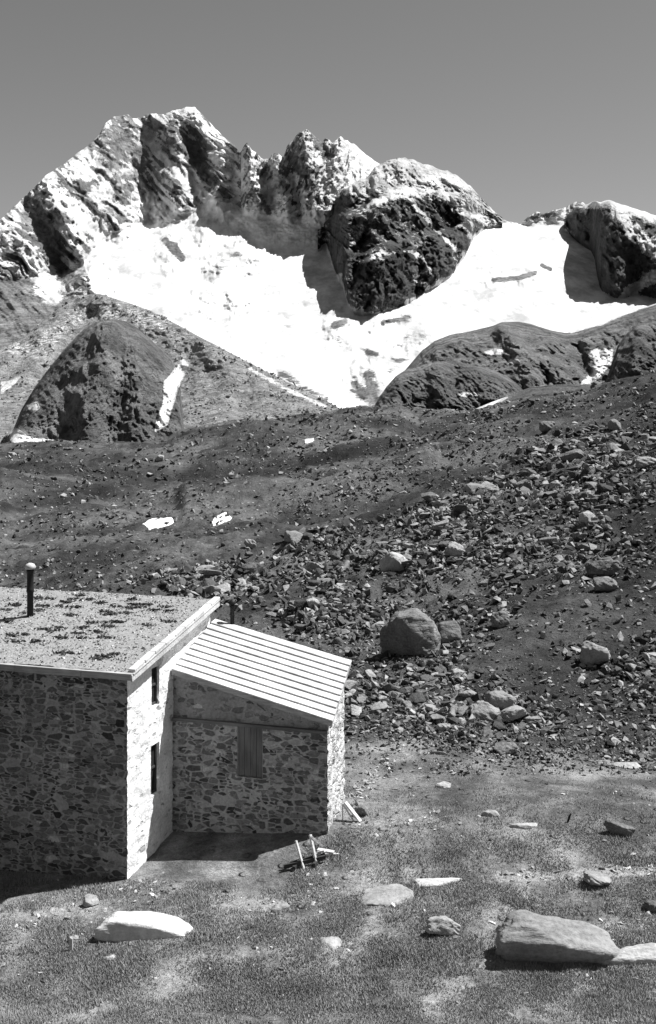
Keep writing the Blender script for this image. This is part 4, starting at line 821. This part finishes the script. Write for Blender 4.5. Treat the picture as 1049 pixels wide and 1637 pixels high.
# grass
n = 120000; P4, g = sample(np.clip(.6 + 1.3 * fbm(G.X / 1.2, G.D / 1.2, 4, 320) - bare * .9 + .25, .03, 3) * sstep(1200, 1500, GPY) + .02, n, 604)
hgt = g.uniform(.018, .05, n) * (1 + .6 * (noise(P4[:, 0] * .8, P4[:, 1] * .8, 9) > .2)); ang = g.uniform(0, 6.28, n); wd = g.uniform(.006, .014, n); tone = np.clip(.45 + .3 * noise(P4[:, 0] * 1.3, P4[:, 1] * 1.3, 12) + g.normal(0, .1, n), 0, 1)
VV = []; 
for bl_ in range(3):
    a = ang + bl_ * 2.1; ox = g.normal(0, .03, n); oy = g.normal(0, .03, n); lx, ly = np.cos(a) * hgt * g.uniform(.3, .9, n), np.sin(a) * hgt * g.uniform(.3, .9, n)
    b0 = P4 + np.stack([ox - np.sin(a) * wd, oy + np.cos(a) * wd, -.01 + 0 * ox], -1); b1 = P4 + np.stack([ox + np.sin(a) * wd, oy - np.cos(a) * wd, -.01 + 0 * ox], -1)
    b2 = P4 + np.stack([ox + lx, oy + ly, hgt], -1); VV.append(np.stack([b0, b1, b2], 1))
V = np.concatenate(VV).reshape(-1, 3); me = mesh_np('grass', V, np.arange(len(V)).reshape(-1, 3), False); attr(me, 'tone', np.repeat(np.tile(tone, 3), 3))
tag(link('grass', me, M['grass']), 'short tufted alpine grass of the foreground meadow', 'grass', kind='stuff')

# ------------------------------------------------------------------ timber and small things
def timber(name, label, cat, px_, py_, parts):
    p = gpos(px_, py_); o = bpy.data.objects.new(name, None); C.objects.link(o); o.location = p; s = p.y / F
    tag(o, label, cat)
    for (nm, mt, beams) in parts:
        bm = bmesh.new()
        for (a, b, th, dz) in beams:                 # offsets in photograph pixels: right, away, up
            quadbox(bm, (a[0]*s, a[1]*s, a[2]*s), (b[0]*s, b[1]*s, b[2]*s), th * s, dz * s)
        bm_obj(nm, bm, M[mt], o)
    return o
timber('broken_trestle', 'broken wooden trestle with pale legs sticking up, in front of the annex', 'trestle', 490, 1386, [
    ('crossbeam', 'dtimber', [((-36, -6, 3), (30, 8, 13), 5, 6), ((-26, 8, 3), (30, 16, 14), 5, 5), ((-20, -8, 2), (-6, 18, 9), 5, 4), ((12, -6, 6), (24, 20, 10), 5, 4)]),
    ('leg', 'timber', [((-4, -4, -2), (-17, 6, 40), 3.5, 3)]), ('leg', 'timber', [((16, 2, 4), (6, 10, 48), 4, 3.5)]),
    ('leg', 'timber', [((-16, 6, 33), (0, 16, 16), 3, 3)]), ('leg', 'timber', [((7, 8, 46), (26, 20, 26), 4, 3.5)])])
timber('board_heap', 'small heap of whitish boards lying right of the broken trestle', 'boards', 522, 1369, [
    ('board', 'timber', [((-18, 0, 4), (24, 8, 1), 9, 3)]), ('board', 'timber', [((-14, 10, 7), (12, 4, 5), 10, 3)]), ('board', 'timber', [((-20, 6, 2), (-2, -8, 12), 6, 3)])])
timber('leaning_plank', 'pale plank and thin lath propped slanting against the annex corner', 'plank', 566, 1313, [
    ('plank', 'timber', [((10, -4, 1), (-14, 8, 28), 8, 3)]), ('lath', 'timber', [((0, 0, 0), (-19, 6, 27), 2, 2)]), ('lath', 'timber', [((-18, 6, 0), (-18, 6, 26), 2, 2)])])
p = gpos(113.5, 1520); bm = bmesh.new(); quadbox(bm, (0, 0, -.1), (0, 0, .25), .07, .06); lathe(bm, [(.04, .25), (.03, .275)], 4)
o = bm_obj('marker_post', bm, M['cap']); o.location = p; tag(o, 'short white marker post in the left foreground grass', 'post')
p = gpos(909, 1314); bm = bmesh.new(); quadbox(bm, (-.03, 0, -.05), (.03, 0, .16), .05, .04); quadbox(bm, (.03, 0, .15), (.06, 0, .2), .035, .03)
o = bm_obj('stake', bm, M['pipe']); o.location = p; tag(o, 'tiny dark stake sticking up in the meadow on the right', 'stake')
p = gpos(566, 1366)
